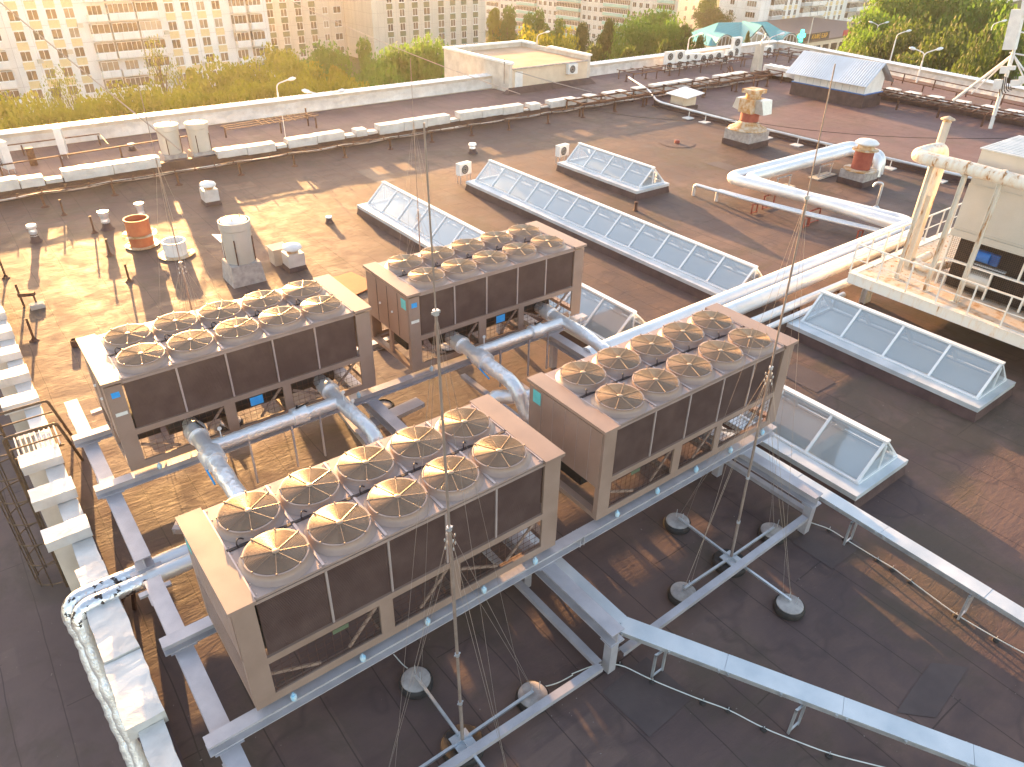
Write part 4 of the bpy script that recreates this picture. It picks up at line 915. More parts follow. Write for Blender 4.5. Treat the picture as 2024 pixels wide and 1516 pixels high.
# ================================================================== cooling tower and its platform
PF = thing('service_platform', 'white rust-stained steel service platform with railings around the cooling tower', 'platform', (25, 1, ZR)); O = PF.location
u0, v1, v0, u1, zf = 22.75, 4.0, -9.0, 31.0, 0.0
mb = MB(O); mb.box(u0, u0 + 0.12, v0, v1, -0.36, zf - 0.002); mb.box(u0 - 0.05, u0 + 0.2, v0, v1, -0.002 + zf, zf + 0.02); mb.build('edge_beam', 'rust_beam', PF)
mb = MB(O); mb.box(u0 + 0.121, u1, v1 - 0.12, v1, -0.36, zf - 0.002); mb.box(u0 + 0.201, u1, v1 - 0.2, v1 + 0.05, -0.002 + zf, zf + 0.02); mb.build('edge_beam', 'rust_beam', PF)
mb = MB(O); mb.box(u0 + 0.2, u0 + 1.5, v0, 2.2, -0.02, zf + 0.012); mb.box(u0 + 0.2, u0 + 0.75, 2.2, v1 - 0.2, -0.02, zf + 0.012); mb.build('floor_plate', 'rust_floor', PF)
mb = MB(O); y = 2.23
x = u0 + 0.80
while x < u1 - 0.1: mb.box(x, x + 0.035, 2.22, v1 - 0.22, -0.03, zf + 0.01); x += 0.085
mb.build('grating', 'rust_white', PF)
mb = MB(O); mb.box(u0 + 1.5, u1, v0, 2.2, -0.06, zf - 0.004); mb.build('floor_plate', 'rust_floor', PF)
for a in ((u0 + 1.4, -0.30), (u0 + 1.4, 3.6)): pass
for (x, y) in ((24.1, 3.85), (24.35, 3.85), (28.5, 3.85), (24.2, -3.5), (29, -3.5)):
    mb = MB(O); mb.ibeam((x, y, ZR), (x, y, -0.362), 0.2, 0.2); mb.build('column', 'rust_beam', PF)
mb = MB(O)
for k in range(8): mb.box(u0 + 0.13, u1, v0 + 0.5 + k * 1.6, v0 + 0.62 + k * 1.6, -0.25, -0.065)
mb.build('joist', 'brown_steel', PF)
def rail(p, q, n, zt_=1.02, i0=0):
    p, q = Vector(p), Vector(q)
    for i in range(i0, n + 1):
        c = p + (q - p) * (i / n); mb = MB(O); mb.bar(c + Vector((0, 0, 0.022)), c + Vector((0, 0, zt_)), 0.045, 0.045); mb.build('railing_post', 'rust_beam', PF)
    for z in (zt_, 0.52):
        mb = MB(O); mb.bar(p + Vector((0, 0, z + (0.024 if z > 1 else 0))), q + Vector((0, 0, z + (0.024 if z > 1 else 0))), 0.055 if z > 1 else 0.03, 0.045 if z > 1 else 0.03); mb.build('railing_bar', 'rust_beam', PF)
rail((u0 + 0.05, v1, zf), (u0 + 0.05, v1 - 13, zf), 13)
rail((u0 + 0.085, v1, zf), (u0 + 8.2, v1, zf), 8, 1.02, 1)
CT = thing('cooling_tower', 'big pale sheet metal cooling tower with mesh lower bays on the raised platform', 'cooling tower', (26, -1.5, 0.02)); O = CT.location
tx0, tx1, ty0, ty1 = 24.30, 27.0, -5.6, 1.80
mb = MB(O); mb.box(tx0 + 0.25, tx1, ty0, ty1 - 0.25, 0.03, 1.80); mb.build('dark_core', 'black', CT)
mb = MB(O); mb.box(tx0, tx1, ty0, ty1, 1.98, 3.45); mb.build('casing', 'tower_panel', CT)
mb = MB(O); mb.box(tx0 + 0.02, tx1, ty0, ty1 - 0.02, 3.46, 4.52); mb.build('upper_casing', 'tower_panel', CT)
mb = MB(O); mb.box(tx0 - 0.03, tx1 + 0.03, ty0, ty1 + 0.03, 4.522, 4.56)
k = 0
while tx0 + 0.1 + k * 0.2 < tx1: mb.box(tx0 + 0.1 + k * 0.2, tx0 + 0.14 + k * 0.2, ty0, ty1, 4.561, 4.58); k += 1
mb.build('top_cover', 'galv_tray', CT)
mb = MB(O); mb.box(tx0 - 0.03, tx0 + 0.1, ty0, ty1 + 0.03, 1.80, 1.975); mb.box(tx0 - 0.05, tx0 - 0.031, ty0, ty1, 1.76, 1.80); mb.box(tx0 - 0.02, tx0 - 0.001, ty0, ty1, 3.45, 3.47); mb.box(tx0 - 0.02, tx0 - 0.001, ty0, ty1, 2.04, 2.06); mb.build('ledge', 'tower_panel', CT)
mb = MB(O)
for y in (ty1 - 0.05, 0.9, 0.2, -0.9, -1.6, -2.9, -4.2): mb.box(tx0 - 0.02, tx0 + 0.05, y - 0.03, y + 0.03, 0.022, 0.93 if y not in (ty1 - 0.05,) else 1.79)
for y in (0.2 - 0.75, -2.4, -4.4): mb.box(tx0 - 0.021, tx0 + 0.049, y - 0.03, y + 0.03, 0.99, 1.79)
mb.box(tx0 - 0.03, tx0 + 0.06, ty0, ty1, 0.93, 0.99); mb.build('bay_frame', 'rust_beam', CT)
mb = MB(O); y = ty0
while y < ty1 - 0.05: mb.bar((tx0 + 0.07, y, 0.03), (tx0 + 0.07, y, 1.78), 0.006, 0.006); y += 0.06
z = 0.06
while z < 1.78: mb.bar((tx0 + 0.075, ty0, z), (tx0 + 0.075, ty1 - 0.05, z), 0.006, 0.006); z += 0.06
mb.build('wire_mesh', 'ladder', CT)
for y in (0.55, -1.25, -3.3):
    mb = MB(O); mb.tube([(tx0 + 0.30, y - 0.33, 0.5), (tx0 + 0.30, y + 0.33, 0.5)], 0.32, 20); mb.build('fan_housing', 'tower_panel', CT, True)
mb = MB(O); mb.tube([(tx0 + 0.16, 0.95, 1.33), (tx0 + 0.16, 0.45, 1.33)], 0.19, 16); mb.box(tx0 + 0.1, tx0 + 0.22, 0.2, 0.44, 1.15, 1.5); mb.build('motor', 'blue_motor', CT, True)
mb = MB(O); mb.box(tx0 + 0.11, tx0 + 0.24, -0.1, 0.85, 1.0, 1.06); mb.build('shelf', 'galv_tray', CT)
RP = thing('rusty_pipe', 'thick white rust-streaked pipe looping high on columns beside the cooling tower', 'pipe', (23.5, 2, 0.02)); O = RP.location
zp = 4.1
mb = MB(O); mb.tube(bend([(25.0, 3.15, 2.6), (25.0, 3.15, zp + 0.05), (24.2, 3.3, zp + 0.05), (23.45, 3.35, zp), (23.45, 1.9, zp), (23.45, -0.2, zp - 0.05), (23.9, -4.0, zp - 0.1)], 0.38, 8), 0.20, 18); mb.build('pipe', 'rust_white', RP, True)
for y in (2.8, 1.7, 0.65):
    mb = MB(O); mb.tube([(23.45, y + 0.05, zp - 0.01), (23.45, y - 0.05, zp - 0.01)], 0.212, 18); mb.build('pipe_clamp', 'rust_white', RP, True)
for (x, y, r) in ((23.62, 2.75, 0.065), (23.45, 1.67, 0.07), (23.45, 0.64, 0.065)):
    mb = MB(O); mb.ibeam((x, y, 0.022), (x, y, zp - 0.21), 0.13, 0.13, 0.012); mb.box(x - 0.12, x + 0.12, y - 0.12, y + 0.12, 0.021, 0.035); mb.box(x - 0.12, x + 0.12, y - 0.12, y + 0.12, zp - 0.208, zp - 0.196); mb.build('column', 'rust_white', RP)
mb = MB(O); mb.ibeam((24.95, 3.12, 0.022), (24.95, 3.12, 2.6), 0.3, 0.28, 0.02); mb.build('column', 'rust_white', RP)
mb = MB((25.2, 2.4, 0.02)); mb.tube(bend([(26.0, 2.9, 0.25), (24.9, 2.85, 0.25), (24.75, 2.35, 0.25), (25.9, 2.05, 0.25)], 0.35, 8), 0.15, 14)
single('rusty_pipe', mb, 'rust_white', 'white U-shaped pipe bend lying on the platform grating', 'pipe', None, True)

# ================================================================== vents and small things on the roof
def post_(px, py, h, label, group=None, m='brown_steel', loc=None, w_=0.07, lean=(0, 0)):
    p = Vector(loc) if loc else at(px, py); mb = MB(p); mb.bar(p - Vector((0, 0, 0.02)), p + Vector((lean[0], lean[1], h)), w_, w_ * 0.7)
    mb.box(p.x - w_ * 0.75, p.x + w_ * 0.75, p.y - w_ * 0.65, p.y + w_ * 0.65, p.z + h + 0.001, p.z + h + 0.015); mb.lathe(p, [(w_ * 2.2, 0), (w_ * 1.1, 0.05), (w_ * 0.8, 0.10)], 10)
    return single('stub_post', mb, m, label, 'post', group)
G = 'brown steel stub posts on the left of the roof'
post_(12, 549, 0.75, 'brown stub post at the far left edge of the photo beside the parapet', G)
post_(68, 673, 0.78, 'brown stub post behind the top of the ladder, nearest the parapet caps', G)
post_(127, 425, 0.70, 'brown stub post just in front of the cable run, furthest left', G)
post_(187, 460, 0.72, 'brown stub post left of the orange duct', G)
post_(218, 505, 0.68, 'brown stub post in front of the orange duct, to its left', G)
post_(256, 556, 0.68, 'brown stub post in front of the white ring collar', G)
c = at(48, 606); T = thing('clamp_post', 'pair of brown posts joined by a cross plate near the parapet caps', 'post', c); O = c
mb = MB(O); mb.bar(c, c + Vector((-0.02, 0, 0.85)), 0.07, 0.06); mb.bar(c + Vector((0.38, -0.2, 0)), c + Vector((0.36, -0.2, 0.5)), 0.06, 0.05); mb.build('post', 'brown_steel', T)
mb = MB(O); mb.bar(c + Vector((-0.05, -0.04, 0.48)), c + Vector((0.42, -0.24, 0.48)), 0.16, 0.12); mb.build('cross_plate', 'brown_steel', T)
c = at(80, 607); mb = MB(c); mb.box(c.x - 0.3, c.x + 0.15, c.y - 0.12, c.y + 0.2, ZR - 0.02, ZR + 0.12); mb.box(c.x - 0.26, c.x + 0.11, c.y - 0.08, c.y + 0.16, ZR + 0.121, ZR + 0.15); single('hatch_box', mb, 'concrete_pale', 'small pale flat block on the sunlit roof left of the left chiller', 'hatch')
c = at(150, 683); mb = MB(c); mb.lathe(c, [(0.13, 0), (0.12, 0.22), (0.10, 0.22), (0.10, 0.03), (0.001, 0.03)], 16); single('bucket', mb, 'brown_steel', 'small dark open pipe stub just behind the left corner of the left chiller', 'pipe stub', None, True)
# orange duct and white ring
c = at(282, 484); T = thing('open_duct', 'orange cylindrical duct with open top and flange on the left of the roof', 'duct', c); O = c
mb = MB(O); mb.lathe(c, [(0.46, 0.03), (0.46, 0.55), (0.475, 0.56), (0.475, 0.60), (0.46, 0.61), (0.46, 1.10), (0.48, 1.12), (0.48, 1.15), (0.43, 1.15), (0.43, 0.1), (0.001, 0.1)], 36); mb.build('shell', 'orange', T, True)
mb = MB(O); mb.lathe(c, [(0.46, 0.02), (0.66, 0.02), (0.66, 0.045), (0.46, 0.05)], 36); mb.build('base_flange', 'rust_cap', T)
mb = MB(O); mb.lathe(c, [(0.48, 0.50), (0.68, 0.50), (0.68, 0.52), (0.48, 0.525)], 36); mb.v = [v for v in mb.v]; mb.build('upper_flange', 'rust_cap', T)
c = at(349, 503); T = thing('ring_collar', 'low white open ring collar with round flange beside the orange duct', 'duct', c); O = c
mb = MB(O); mb.lathe(c, [(0.44, 0.03), (0.44, 0.55), (0.46, 0.56), (0.46, 0.60), (0.41, 0.60), (0.41, 0.06), (0.001, 0.06)], 36); mb.build('shell', 'white', T, True)
mb = MB(O); mb.lathe(c, [(0.44, 0.02), (0.70, 0.02), (0.70, 0.045), (0.44, 0.05)], 36); mb.build('base_flange', 'rust_cap', T)
def canister(c, r, h, bh, label, extra=None, tilt=0):
    T = thing('vent_canister', label, 'roof vent', c, 'grey cylindrical roof ventilators' if extra is None else None); O = c
    mb = MB(O); mb.hexa([(c.x - r * 1.15, c.y - r * 1.1, ZR), (c.x + r * 1.15, c.y - r * 1.1, ZR), (c.x + r * 1.15, c.y + r * 1.1, ZR), (c.x - r * 1.15, c.y + r * 1.1, ZR)], [(c.x - r * 1.0, c.y - r, ZR + bh), (c.x + r, c.y - r, ZR + bh), (c.x + r, c.y + r, ZR + bh), (c.x - r, c.y + r, ZR + bh)]); mb.build('kerb', 'concrete', T)
    mb = MB(O); mb.lathe((c.x, c.y, ZR + bh), [(r * 0.95, 0.01), (r * 0.97, h * 0.8), (r * 1.03, h * 0.82), (r * 1.03, h), (r * 0.98, h), (r * 0.96, h * 0.9), (r * 0.93, h * 0.9)], 40); mb.build('shell', 'tower_panel', T, True)
    mb = MB(O); mb.lathe((c.x, c.y, ZR + bh), [(r * 0.85, h * 0.90), (r * 0.85, h * 1.0), (r * 0.5, h * 1.03), (0.001, h * 1.04)], 36); mb.build('lid', 'white', T, True)
    mb = MB(O); mb.lathe((c.x, c.y, ZR + bh), [(r * 0.93, h * 0.92), (r * 0.86, h * 0.92)], 36); mb.build('gap', 'black', T)
    for a in (-2.1, -0.6, 0.9, 2.6):
        mb = MB(O); x, y = c.x + r * 1.0 * math.cos(a), c.y + r * 1.0 * math.sin(a); mb.bar((x, y, ZR + bh + 0.02), (x, y, ZR + bh + h * 0.62), 0.035, 0.03); mb.build('strap', 'brown_steel', T)
    for a in (0.3, 2.4, 4.2):
        mb = MB(O); mb.tube([(c.x + r * 0.5 * math.cos(a), c.y + r * 0.5 * math.sin(a), ZR + bh + h), (c.x + r * 0.5 * math.cos(a), c.y + r * 0.5 * math.sin(a), ZR + bh + h * 1.1)], 0.02, 6); mb.build('lug', 'rust_cap', T)
    return T
T = canister(at(484, 552), 0.54, 1.55, 0.78, 'big grey cylindrical roof ventilator on a square kerb behind the left chiller', 1)
c = at(455, 512); mb = MB(c); mb.box(c.x - 0.1, c.x + 0.5, c.y - 0.2, c.y + 0.4, ZR, ZR + 0.7); mb.hexa([(c.x - 0.35, c.y - 0.4, ZR + 0.9), (c.x + 0.4, c.y - 0.4, ZR + 0.72), (c.x + 0.4, c.y + 0.6, ZR + 0.72), (c.x - 0.35, c.y + 0.6, ZR + 0.9)], [(c.x - 0.35, c.y - 0.4, ZR + 0.93), (c.x + 0.4, c.y - 0.4, ZR + 0.75), (c.x + 0.4, c.y + 0.6, ZR + 0.75), (c.x - 0.35, c.y + 0.6, ZR + 0.93)])
single('vent_box', mb, 'white', 'white box vent with a tilted lid tucked behind the big grey ventilator', 'roof vent')
canister(at(350, 333) + Vector((0, 0.25, 0)), 0.56, 1.45, 0.80, 'left one of two grey cylindrical ventilators side by side at the low back wall')
canister(at(407, 328) + Vector((0, 0.25, 0)), 0.56, 1.45, 0.80, 'right one of two grey cylindrical ventilators side by side at the low back wall')
def mushroom(c, w_, h, r, label, m='white', box='cap_foil', cham=0.0):
    T = thing('mushroom_vent', label, 'roof vent', c, None); O = c
    mb = MB(O); mb.hexa([(c.x - w_ * 1.15, c.y - w_ * 1.15, ZR), (c.x + w_ * 1.15, c.y - w_ * 1.15, ZR), (c.x + w_ * 1.15, c.y + w_ * 1.15, ZR), (c.x - w_ * 1.15, c.y + w_ * 1.15, ZR)], [(c.x - w_ * 1.02, c.y - w_ * 1.02, ZR + 0.18), (c.x + w_ * 1.02, c.y - w_ * 1.02, ZR + 0.18), (c.x + w_ * 1.02, c.y + w_ * 1.02, ZR + 0.18), (c.x - w_ * 1.02, c.y + w_ * 1.02, ZR + 0.18)]); mb.build('kerb', 'membrane', T)
    mb = MB(O); tmp = MB(); wob_box(tmp, c.x - w_, c.x + w_, c.y - w_, c.y + w_, ZR + 0.15, ZR + h, 0.012, 4); mb.add(tmp.v, tmp.f); mb.build('box', box, T, True)
    mb = MB(O); mb.lathe((c.x, c.y, ZR + h), [(r * 0.62, -0.02), (r * 0.62, 0.16)], 24); mb.build('neck', 'rust_cap', T, True)
    mb = MB(O); mb.lathe((c.x, c.y, ZR + h + 0.14), [(r * 0.6, 0.03), (r, 0.0), (r * 1.03, 0.05), (r * 0.9, 0.13), (r * 0.5, 0.18), (0.001, 0.195)], 28); mb.build('cap', m, T, True)
    return T
mushroom(at(418, 402), 0.33, 0.72, 0.36, 'white mushroom vent on a foil box standing alone below the low back wall')
mushroom(at(583, 530), 0.33, 0.68, 0.36, 'white mushroom vent on a foil box right of the big grey ventilator')
c = at(556, 518); mb = MB(c); mb.box(c.x - 0.35, c.x + 0.25, c.y - 0.3, c.y + 0.3, ZR, ZR + 0.62); mb.box(c.x - 0.40, c.x + 0.30, c.y - 0.35, c.y + 0.35, ZR + 0.621, ZR + 0.68); single('vent_box', mb, 'concrete_pale', 'squat beige box vent behind the mushroom vent beside the big ventilator', 'roof vent')
def foil_stub(px, py, h, r, label, g='foil topped vent pipes'):
    c = at(px, py); T = thing('vent_pipe', label, 'vent pipe', c, g); O = c
    mb = MB(O); mb.lathe(c, [(r * 2.0, 0), (r * 1.4, 0.10), (r * 1.1, 0.25), (r * 1.05, h * 0.45)], 14); mb.build('boot', 'membrane', T, True)
    mb = MB(O); P = [c + Vector((0, 0, h * 0.35 + (h * 0.65) * i / 8)) for i in range(9)]; mb.tube(P, r, 12, rs=[r * (1.1 + 0.25 * math.sin(i * 1.7 + px) * 0.4 + (0.35 if i > 5 else 0)) for i in range(9)]); mb.build('foil_wrap', 'foil', T, True); return T
foil_stub(72, 477, 0.72, 0.13, 'foil topped leaning vent pipe, leftmost on the sunlit roof')
foil_stub(213, 453, 0.80, 0.15, 'white vent pipe with crumpled cap left of the orange duct')
foil_stub(283, 436, 0.80, 0.13, 'white vent pipe with flat cap right behind the orange duct')
foil_stub(651, 440, 0.30, 0.10, 'tiny foil wrapped vent on a mound right of the big grey ventilator')
foil_stub(934, 302, 0.55, 0.16, 'foil wrapped vent on a dark mound in front of the cable run')
foil_stub(262, 297, 0.38, 0.13, 'little blue white vent behind the low back wall left of the two ventilators')
c = Vector((9.5, 15.9, ZR)); mb = MB(c); mb.hexa([(8.95, 16.9, ZR + 0.02), (9.1, 15.0, ZR + 0.02), (10.3, 15.3, ZR + 0.05), (10.0, 16.9, ZR + 0.05)], [(8.95, 16.9, ZR + 0.05), (9.1, 15.0, ZR + 0.05), (10.3, 15.3, ZR + 0.08), (10.0, 16.9, ZR + 0.08)]); single('plywood_sheet', mb, 'ply', 'orange plywood sheet lying on the roof between the left and back chillers', 'board')
c = at(1256, 416); mb = MB(c); mb.lathe(c, [(0.12, 0), (0.08, 0.08), (0.07, 0.35), (0.09, 0.36), (0.09, 0.42), (0.001, 0.43)], 12); single('vent_pipe', mb, 'brown_steel', 'short dark vent stub between the two long skylight rows', 'vent pipe', None, True)
c = at(1338, 283); T = thing('roof_drain', 'sunken dark roof drain right of the short far skylight', 'drain', c)
mb = MB(c); mb.lathe(c, [(1.1, 0.015), (0.7, 0.02), (0.4, 0.012), (0.001, 0.01)], 20); mb.build('sump', 'membrane', T, True)
mb = MB(c); mb.lathe(c, [(0.16, 0.015), (0.16, 0.18), (0.001, 0.22)], 12); mb.build('drain_guard', 'red_steel', T, True)
# rusty chimney with hood
c = Vector((38.9, 20.6, ZR)); T = thing('rusty_chimney', 'rusty kitchen exhaust with boxy hood and skirt on a square kerb in the middle distance', 'chimney', c); O = c
mb = MB(O); mb.box(c.x - 0.95, c.x + 0.95, c.y - 0.95, c.y + 0.95, ZR, ZR + 0.95); mb.build('kerb', 'concrete', T)
mb = MB(O); mb.box(c.x - 1.0, c.x + 1.0, c.y - 1.0, c.y + 1.0, ZR, ZR + 0.35); mb.build('upstand', 'membrane', T)
mb = MB(O); mb.lathe(c, [(1.18, 0.97), (1.16, 1.03), (0.85, 1.16), (0.60, 1.38), (0.52, 1.5)], 24); mb.build('skirt', 'rust_cap', T, True)
mb = MB(O); mb.lathe(c, [(0.56, 1.4), (0.56, 1.95)], 24); mb.build('drum', 'red_steel', T, True)
mb = MB(O); mb.box(c.x - 0.6, c.x + 0.6, c.y - 0.5, c.y + 0.5, ZR + 1.96, ZR + 2.75); mb.build('hood', 'rust_cap', T)
mb = MB(O); mb.hexa([(c.x - 0.3, c.y - 1.15, ZR + 1.98), (c.x + 0.5, c.y - 1.15, ZR + 1.98), (c.x + 0.5, c.y - 0.51, ZR + 1.98), (c.x - 0.3, c.y - 0.51, ZR + 1.98)], [(c.x - 0.4, c.y - 0.95, ZR + 2.75), (c.x + 0.6, c.y - 0.95, ZR + 2.75), (c.x + 0.6, c.y - 0.51, ZR + 2.75), (c.x - 0.4, c.y - 0.51, ZR + 2.75)])
mb.build('side_louvre', 'galv', T)
mb = MB(O); mb.hexa([(c.x - 0.4, c.y + 0.51, ZR + 1.98), (c.x + 0.4, c.y + 0.51, ZR + 1.98), (c.x + 0.4, c.y + 1.1, ZR + 2.1), (c.x - 0.4, c.y + 1.1, ZR + 2.1)], [(c.x - 0.4, c.y + 0.51, ZR + 2.7), (c.x + 0.4, c.y + 0.51, ZR + 2.7), (c.x + 0.4, c.y + 0.9, ZR + 2.7), (c.x - 0.4, c.y + 0.9, ZR + 2.7)]); mb.build('side_louvre', 'galv', T)
mb = MB(O); mb.lathe(c, [(0.45, 2.76), (0.45, 3.05)], 20); mb.box(c.x - 0.55, c.x + 0.55, c.y - 0.5, c.y + 0.5, ZR + 3.06, ZR + 3.28); mb.build('cap', 'rust_cap', T)
mb = MB(O); mb.bar((c.x + 0.5, c.y + 0.5, ZR + 2.7), (c.x + 0.5, c.y + 0.5, ZR + 3.9), 0.06, 0.06); mb.build('rod', 'brown_steel', T)
# red vent
c = Vector((37.5, 12.15, ZR)); T = thing('red_vent', 'red drum vent with white mushroom cap inside the bend of the thick pipes', 'roof vent', c); O = c
mb = MB(O); mb.box(c.x - 0.7, c.x + 0.7, c.y - 0.7, c.y + 0.7, ZR, ZR + 0.72); mb.build('kerb', 'concrete', T)
mb = MB(O); mb.box(c.x - 0.74, c.x + 0.74, c.y - 0.74, c.y + 0.74, ZR, ZR + 0.3); mb.build('upstand', 'membrane', T)
mb = MB(O); mb.lathe(c, [(0.85, 0.73), (0.85, 0.78), (0.5, 0.80)], 24); mb.build('flange', 'rust_cap', T)
mb = MB(O); mb.lathe(c, [(0.48, 0.79), (0.48, 1.75)], 24); mb.build('drum', 'red_steel', T, True)
mb = MB(O); mb.lathe(c, [(0.42, 1.70), (0.66, 1.76), (0.66, 1.80), (0.42, 1.82), (0.42, 2.1)], 24); mb.build('neck', 'rust_cap', T)
mb = MB(O); mb.lathe(c, [(0.45, 2.1), (0.58, 2.08), (0.60, 2.14), (0.45, 2.26), (0.001, 2.30)], 24); mb.build('cap', 'white', T, True)
c = Vector((34.5, 9.3, ZR)); mb = MB(c); mb.tube(bend([c, c + Vector((0, 0, 1.25)), c + Vector((-0.2, 0.25, 1.25)), c + Vector((-0.25, 0.3, 1.05))], 0.14, 6), 0.06, 10); mb.lathe(c, [(0.2, 0), (0.09, 0.12), (0.07, 0.13)], 12); single('gooseneck_pipe', mb, 'galv', 'thin gooseneck vent pipe standing in front of the red vent', 'vent pipe', None, True)
# stack pipe behind the tower
d = planeX(1853, 300, 32.5); c = Vector((32.5, d.y, ZR)); tpx = planeX(1860, 238, 32.5); T = thing('stack_pipe', 'tall narrow grey exhaust pipe with conical cap behind the rusty pipe loop', 'vent pipe', c)
mb = MB(c); mb.lathe(c, [(0.17, 0), (0.17, tpx.z - ZR)], 18); mb.build('pipe', 'tower_panel', T, True)
mb = MB(c); mb.lathe(c, [(0.12, tpx.z - ZR), (0.12, tpx.z - ZR + 0.1), (0.28, tpx.z - ZR + 0.08), (0.26, tpx.z - ZR + 0.13), (0.001, tpx.z - ZR + 0.24)], 18); mb.build('cap', 'rust_cap', T, True)
# shed-like ridge vent
T = thing('ridge_vent_shed', 'long white shed-like ridge vent with corrugated gable roof on a dark kerb', 'roof vent', (59, 27, ZR)); O = T.location
a, b_, c_ = at(1572, 180), at(1733, 203), at(1750, 172)
x0, y1, y0 = 55.0, 28.6, 22.3; x1 = x0 + 2.6
mb = MB(O); mb.box(x0, x1, y0, y1, ZR, ZR + 0.95); mb.build('kerb', 'membrane', T)
mb = MB(O); mb.box(x0 + 0.1, x1 - 0.1, y0 + 0.1, y1 - 0.1, ZR + 0.96, ZR + 1.95); xm = (x0 + x1) / 2; mb.add([(x0 + .1, y0 + .1, ZR + 1.95), (x1 - .1, y0 + .1, ZR + 1.95), (xm, y0 + .1, ZR + 3.0), (x0 + .1, y1 - .1, ZR + 1.95), (x1 - .1, y1 - .1, ZR + 1.95), (xm, y1 - .1, ZR + 3.0)], [(0, 1, 2), (5, 4, 3), (0, 2, 5, 3), (1, 4, 5, 2)])
mb.build('wall', 'white', T)
mb = MB(O); k = y0 + 0.1
while k < y1: mb.box(x0 + 0.085, x0 + 0.099, k, k + 0.03, ZR + 1.0, ZR + 1.95); k += 0.62
mb.build('wall_seam', 'grey_panel', T)
mb = MB(O); mb.box(x0 - 0.02, x1 + 0.02, y0 - 0.02, y1 + 0.02, ZR + 0.93, ZR + 0.99); mb.build('blue_trim', 'blue_motor', T)
for s in (-1, 1):
    mb = MB(O); xe = xm + s * 1.95; zl = ZR + 1.62; zh = ZR + 3.12
    K = 34; vs = []
    for i in range(K * 2 + 1):
        y = y0 - 0.35 + (y1 - y0 + 0.7) * i / (K * 2); dz = 0.03 if i % 2 else 0
        vs += [(xe, y, zl + dz), (xm, y, zh + dz)]
    mb.add(vs, [(i * 2, i * 2 + 1, i * 2 + 3, i * 2 + 2) for i in range(K * 2)]); mb.build('roof_sheet', 'corrugated', T)
# brown box vent on legs
c = at(1350, 214); T = thing('wooden_vent_box', 'small brown wooden vent box with a loose sheet lid behind the sloping pipe', 'roof vent', c); O = c
mb = MB(O); mb.box(c.x - 0.8, c.x + 0.6, c.y - 0.6, c.y + 0.6, ZR, ZR + 0.95); mb.build('box', 'house_wall', T)
mb = MB(O); mb.box(c.x - 0.94, c.x + 0.74, c.y - 0.74, c.y + 0.74, ZR, ZR + 0.3); mb.build('upstand', 'membrane', T)
mb = MB(O); mb.hexa([(c.x - 1.1, c.y - 1.2, ZR + 0.96), (c.x + 1.0, c.y - 1.0, ZR + 1.1), (c.x + 1.0, c.y + 0.9, ZR + 1.25), (c.x - 1.1, c.y + 0.9, ZR + 1.0)], [(c.x - 1.1, c.y - 1.2, ZR + 1.0), (c.x + 1.0, c.y - 1.0, ZR + 1.14), (c.x + 1.0, c.y + 0.9, ZR + 1.29), (c.x - 1.1, c.y + 0.9, ZR + 1.04)]); mb.build('lid', 'galv', T)
# sloping thin pipe on slab feet
pts = [(44.4, 36.4, -0.45), (43.2, 33.0, -0.75), (41.5, 30.5, -0.95), (41.4, 23.3, -0.98), (41.6, 14.0, -0.98), (42.0, 5.0, -0.98)]
T = thing('handrail_pipe', 'thin white pipe on slab feet running along the raised kerb', 'pipe', (41.5, 20, ZR)); O = T.location
mb = MB(O); mb.tube(bend(pts, 0.8, 5), 0.075, 10); mb.build('pipe', 'galv_tray', T, True)
for px, py in ((1360, 234), (1393, 242), (1522, 271), (1577, 287), (1634, 300), (1768, 330), (1870, 354)):
    c = at(px, py); c.x = 41.45 + 0.02 * (23 - c.y); mb = MB(O); mb.box(c.x - 0.35, c.x + 0.25, c.y - 0.3, c.y + 0.3, ZR, ZR + 0.06); mb.build('slab_foot', 'white', T)
    mb = MB(O); mb.tube([(c.x, c.y, ZR + 0.061), (c.x, c.y, -1.04)], 0.03, 6); mb.build('stem', 'white', T)

# ---------------------------------------------------------------- long cable run on posts in front of the low wall
T = thing('cable_run', 'long bundle of cables and conduit on brown posts in front of the low wall', 'cable run', (20, 31.6, ZR)); O = T.location
us = [-1.0, 1.9, 4.90, 7.9, 11.04, 14.01, 17.07, 20.05, 22.95, 25.85, 28.75, 32.0, 35.2, 38.4, 41.3, 44.4, 47.9, 51.9, 56.0]
for i, u in enumerate(us):
    mb = MB(O); y = 31.6 + 0.1 * math.sin(i); mb.bar((u, y, ZR), (u - 0.03, y, -0.86), 0.10, 0.08); mb.lathe((u, y, ZR), [(0.2, 0), (0.1, 0.07), (0.06, 0.08)], 8); mb.build('post', 'brown_steel', T)
for j, (dy, dz, r, m) in enumerate(((0.0, 0.0, 0.035, 'pole'), (0.09, 0.02, 0.022, 'cable'), (-0.07, 0.03, 0.02, 'darkcable'), (0.04, 0.06, 0.018, 'brown_steel'))):
    P = [Vector((u, 31.6 + dy, -0.82 + dz)) for u in us]; Q = []
    for i in range(len(P) - 1):
        for s in range(4): t = s / 4; Q.append(P[i].lerp(P[i + 1], t) - Vector((0, 0.05 * math.sin(t * 3.14 + j), (0.05 + 0.03 * math.sin(i * 1.3 + j)) * math.sin(t * math.pi))))
    Q.append(P[-1]); mb = MB(O); mb.tube(Q, r, 6); mb.build('conduit', m, T, True)
for k in range(58):
    u = -1 + k * 0.98; mb = MB(O); mb.bar((u, 31.55, -0.80), (u + 0.03, 31.55, -0.66), 0.03, 0.05); mb.box(u - 0.06, u + 0.06, 31.5, 31.72, -0.86, -0.84); mb.build('clamp', 'brown_steel', T)
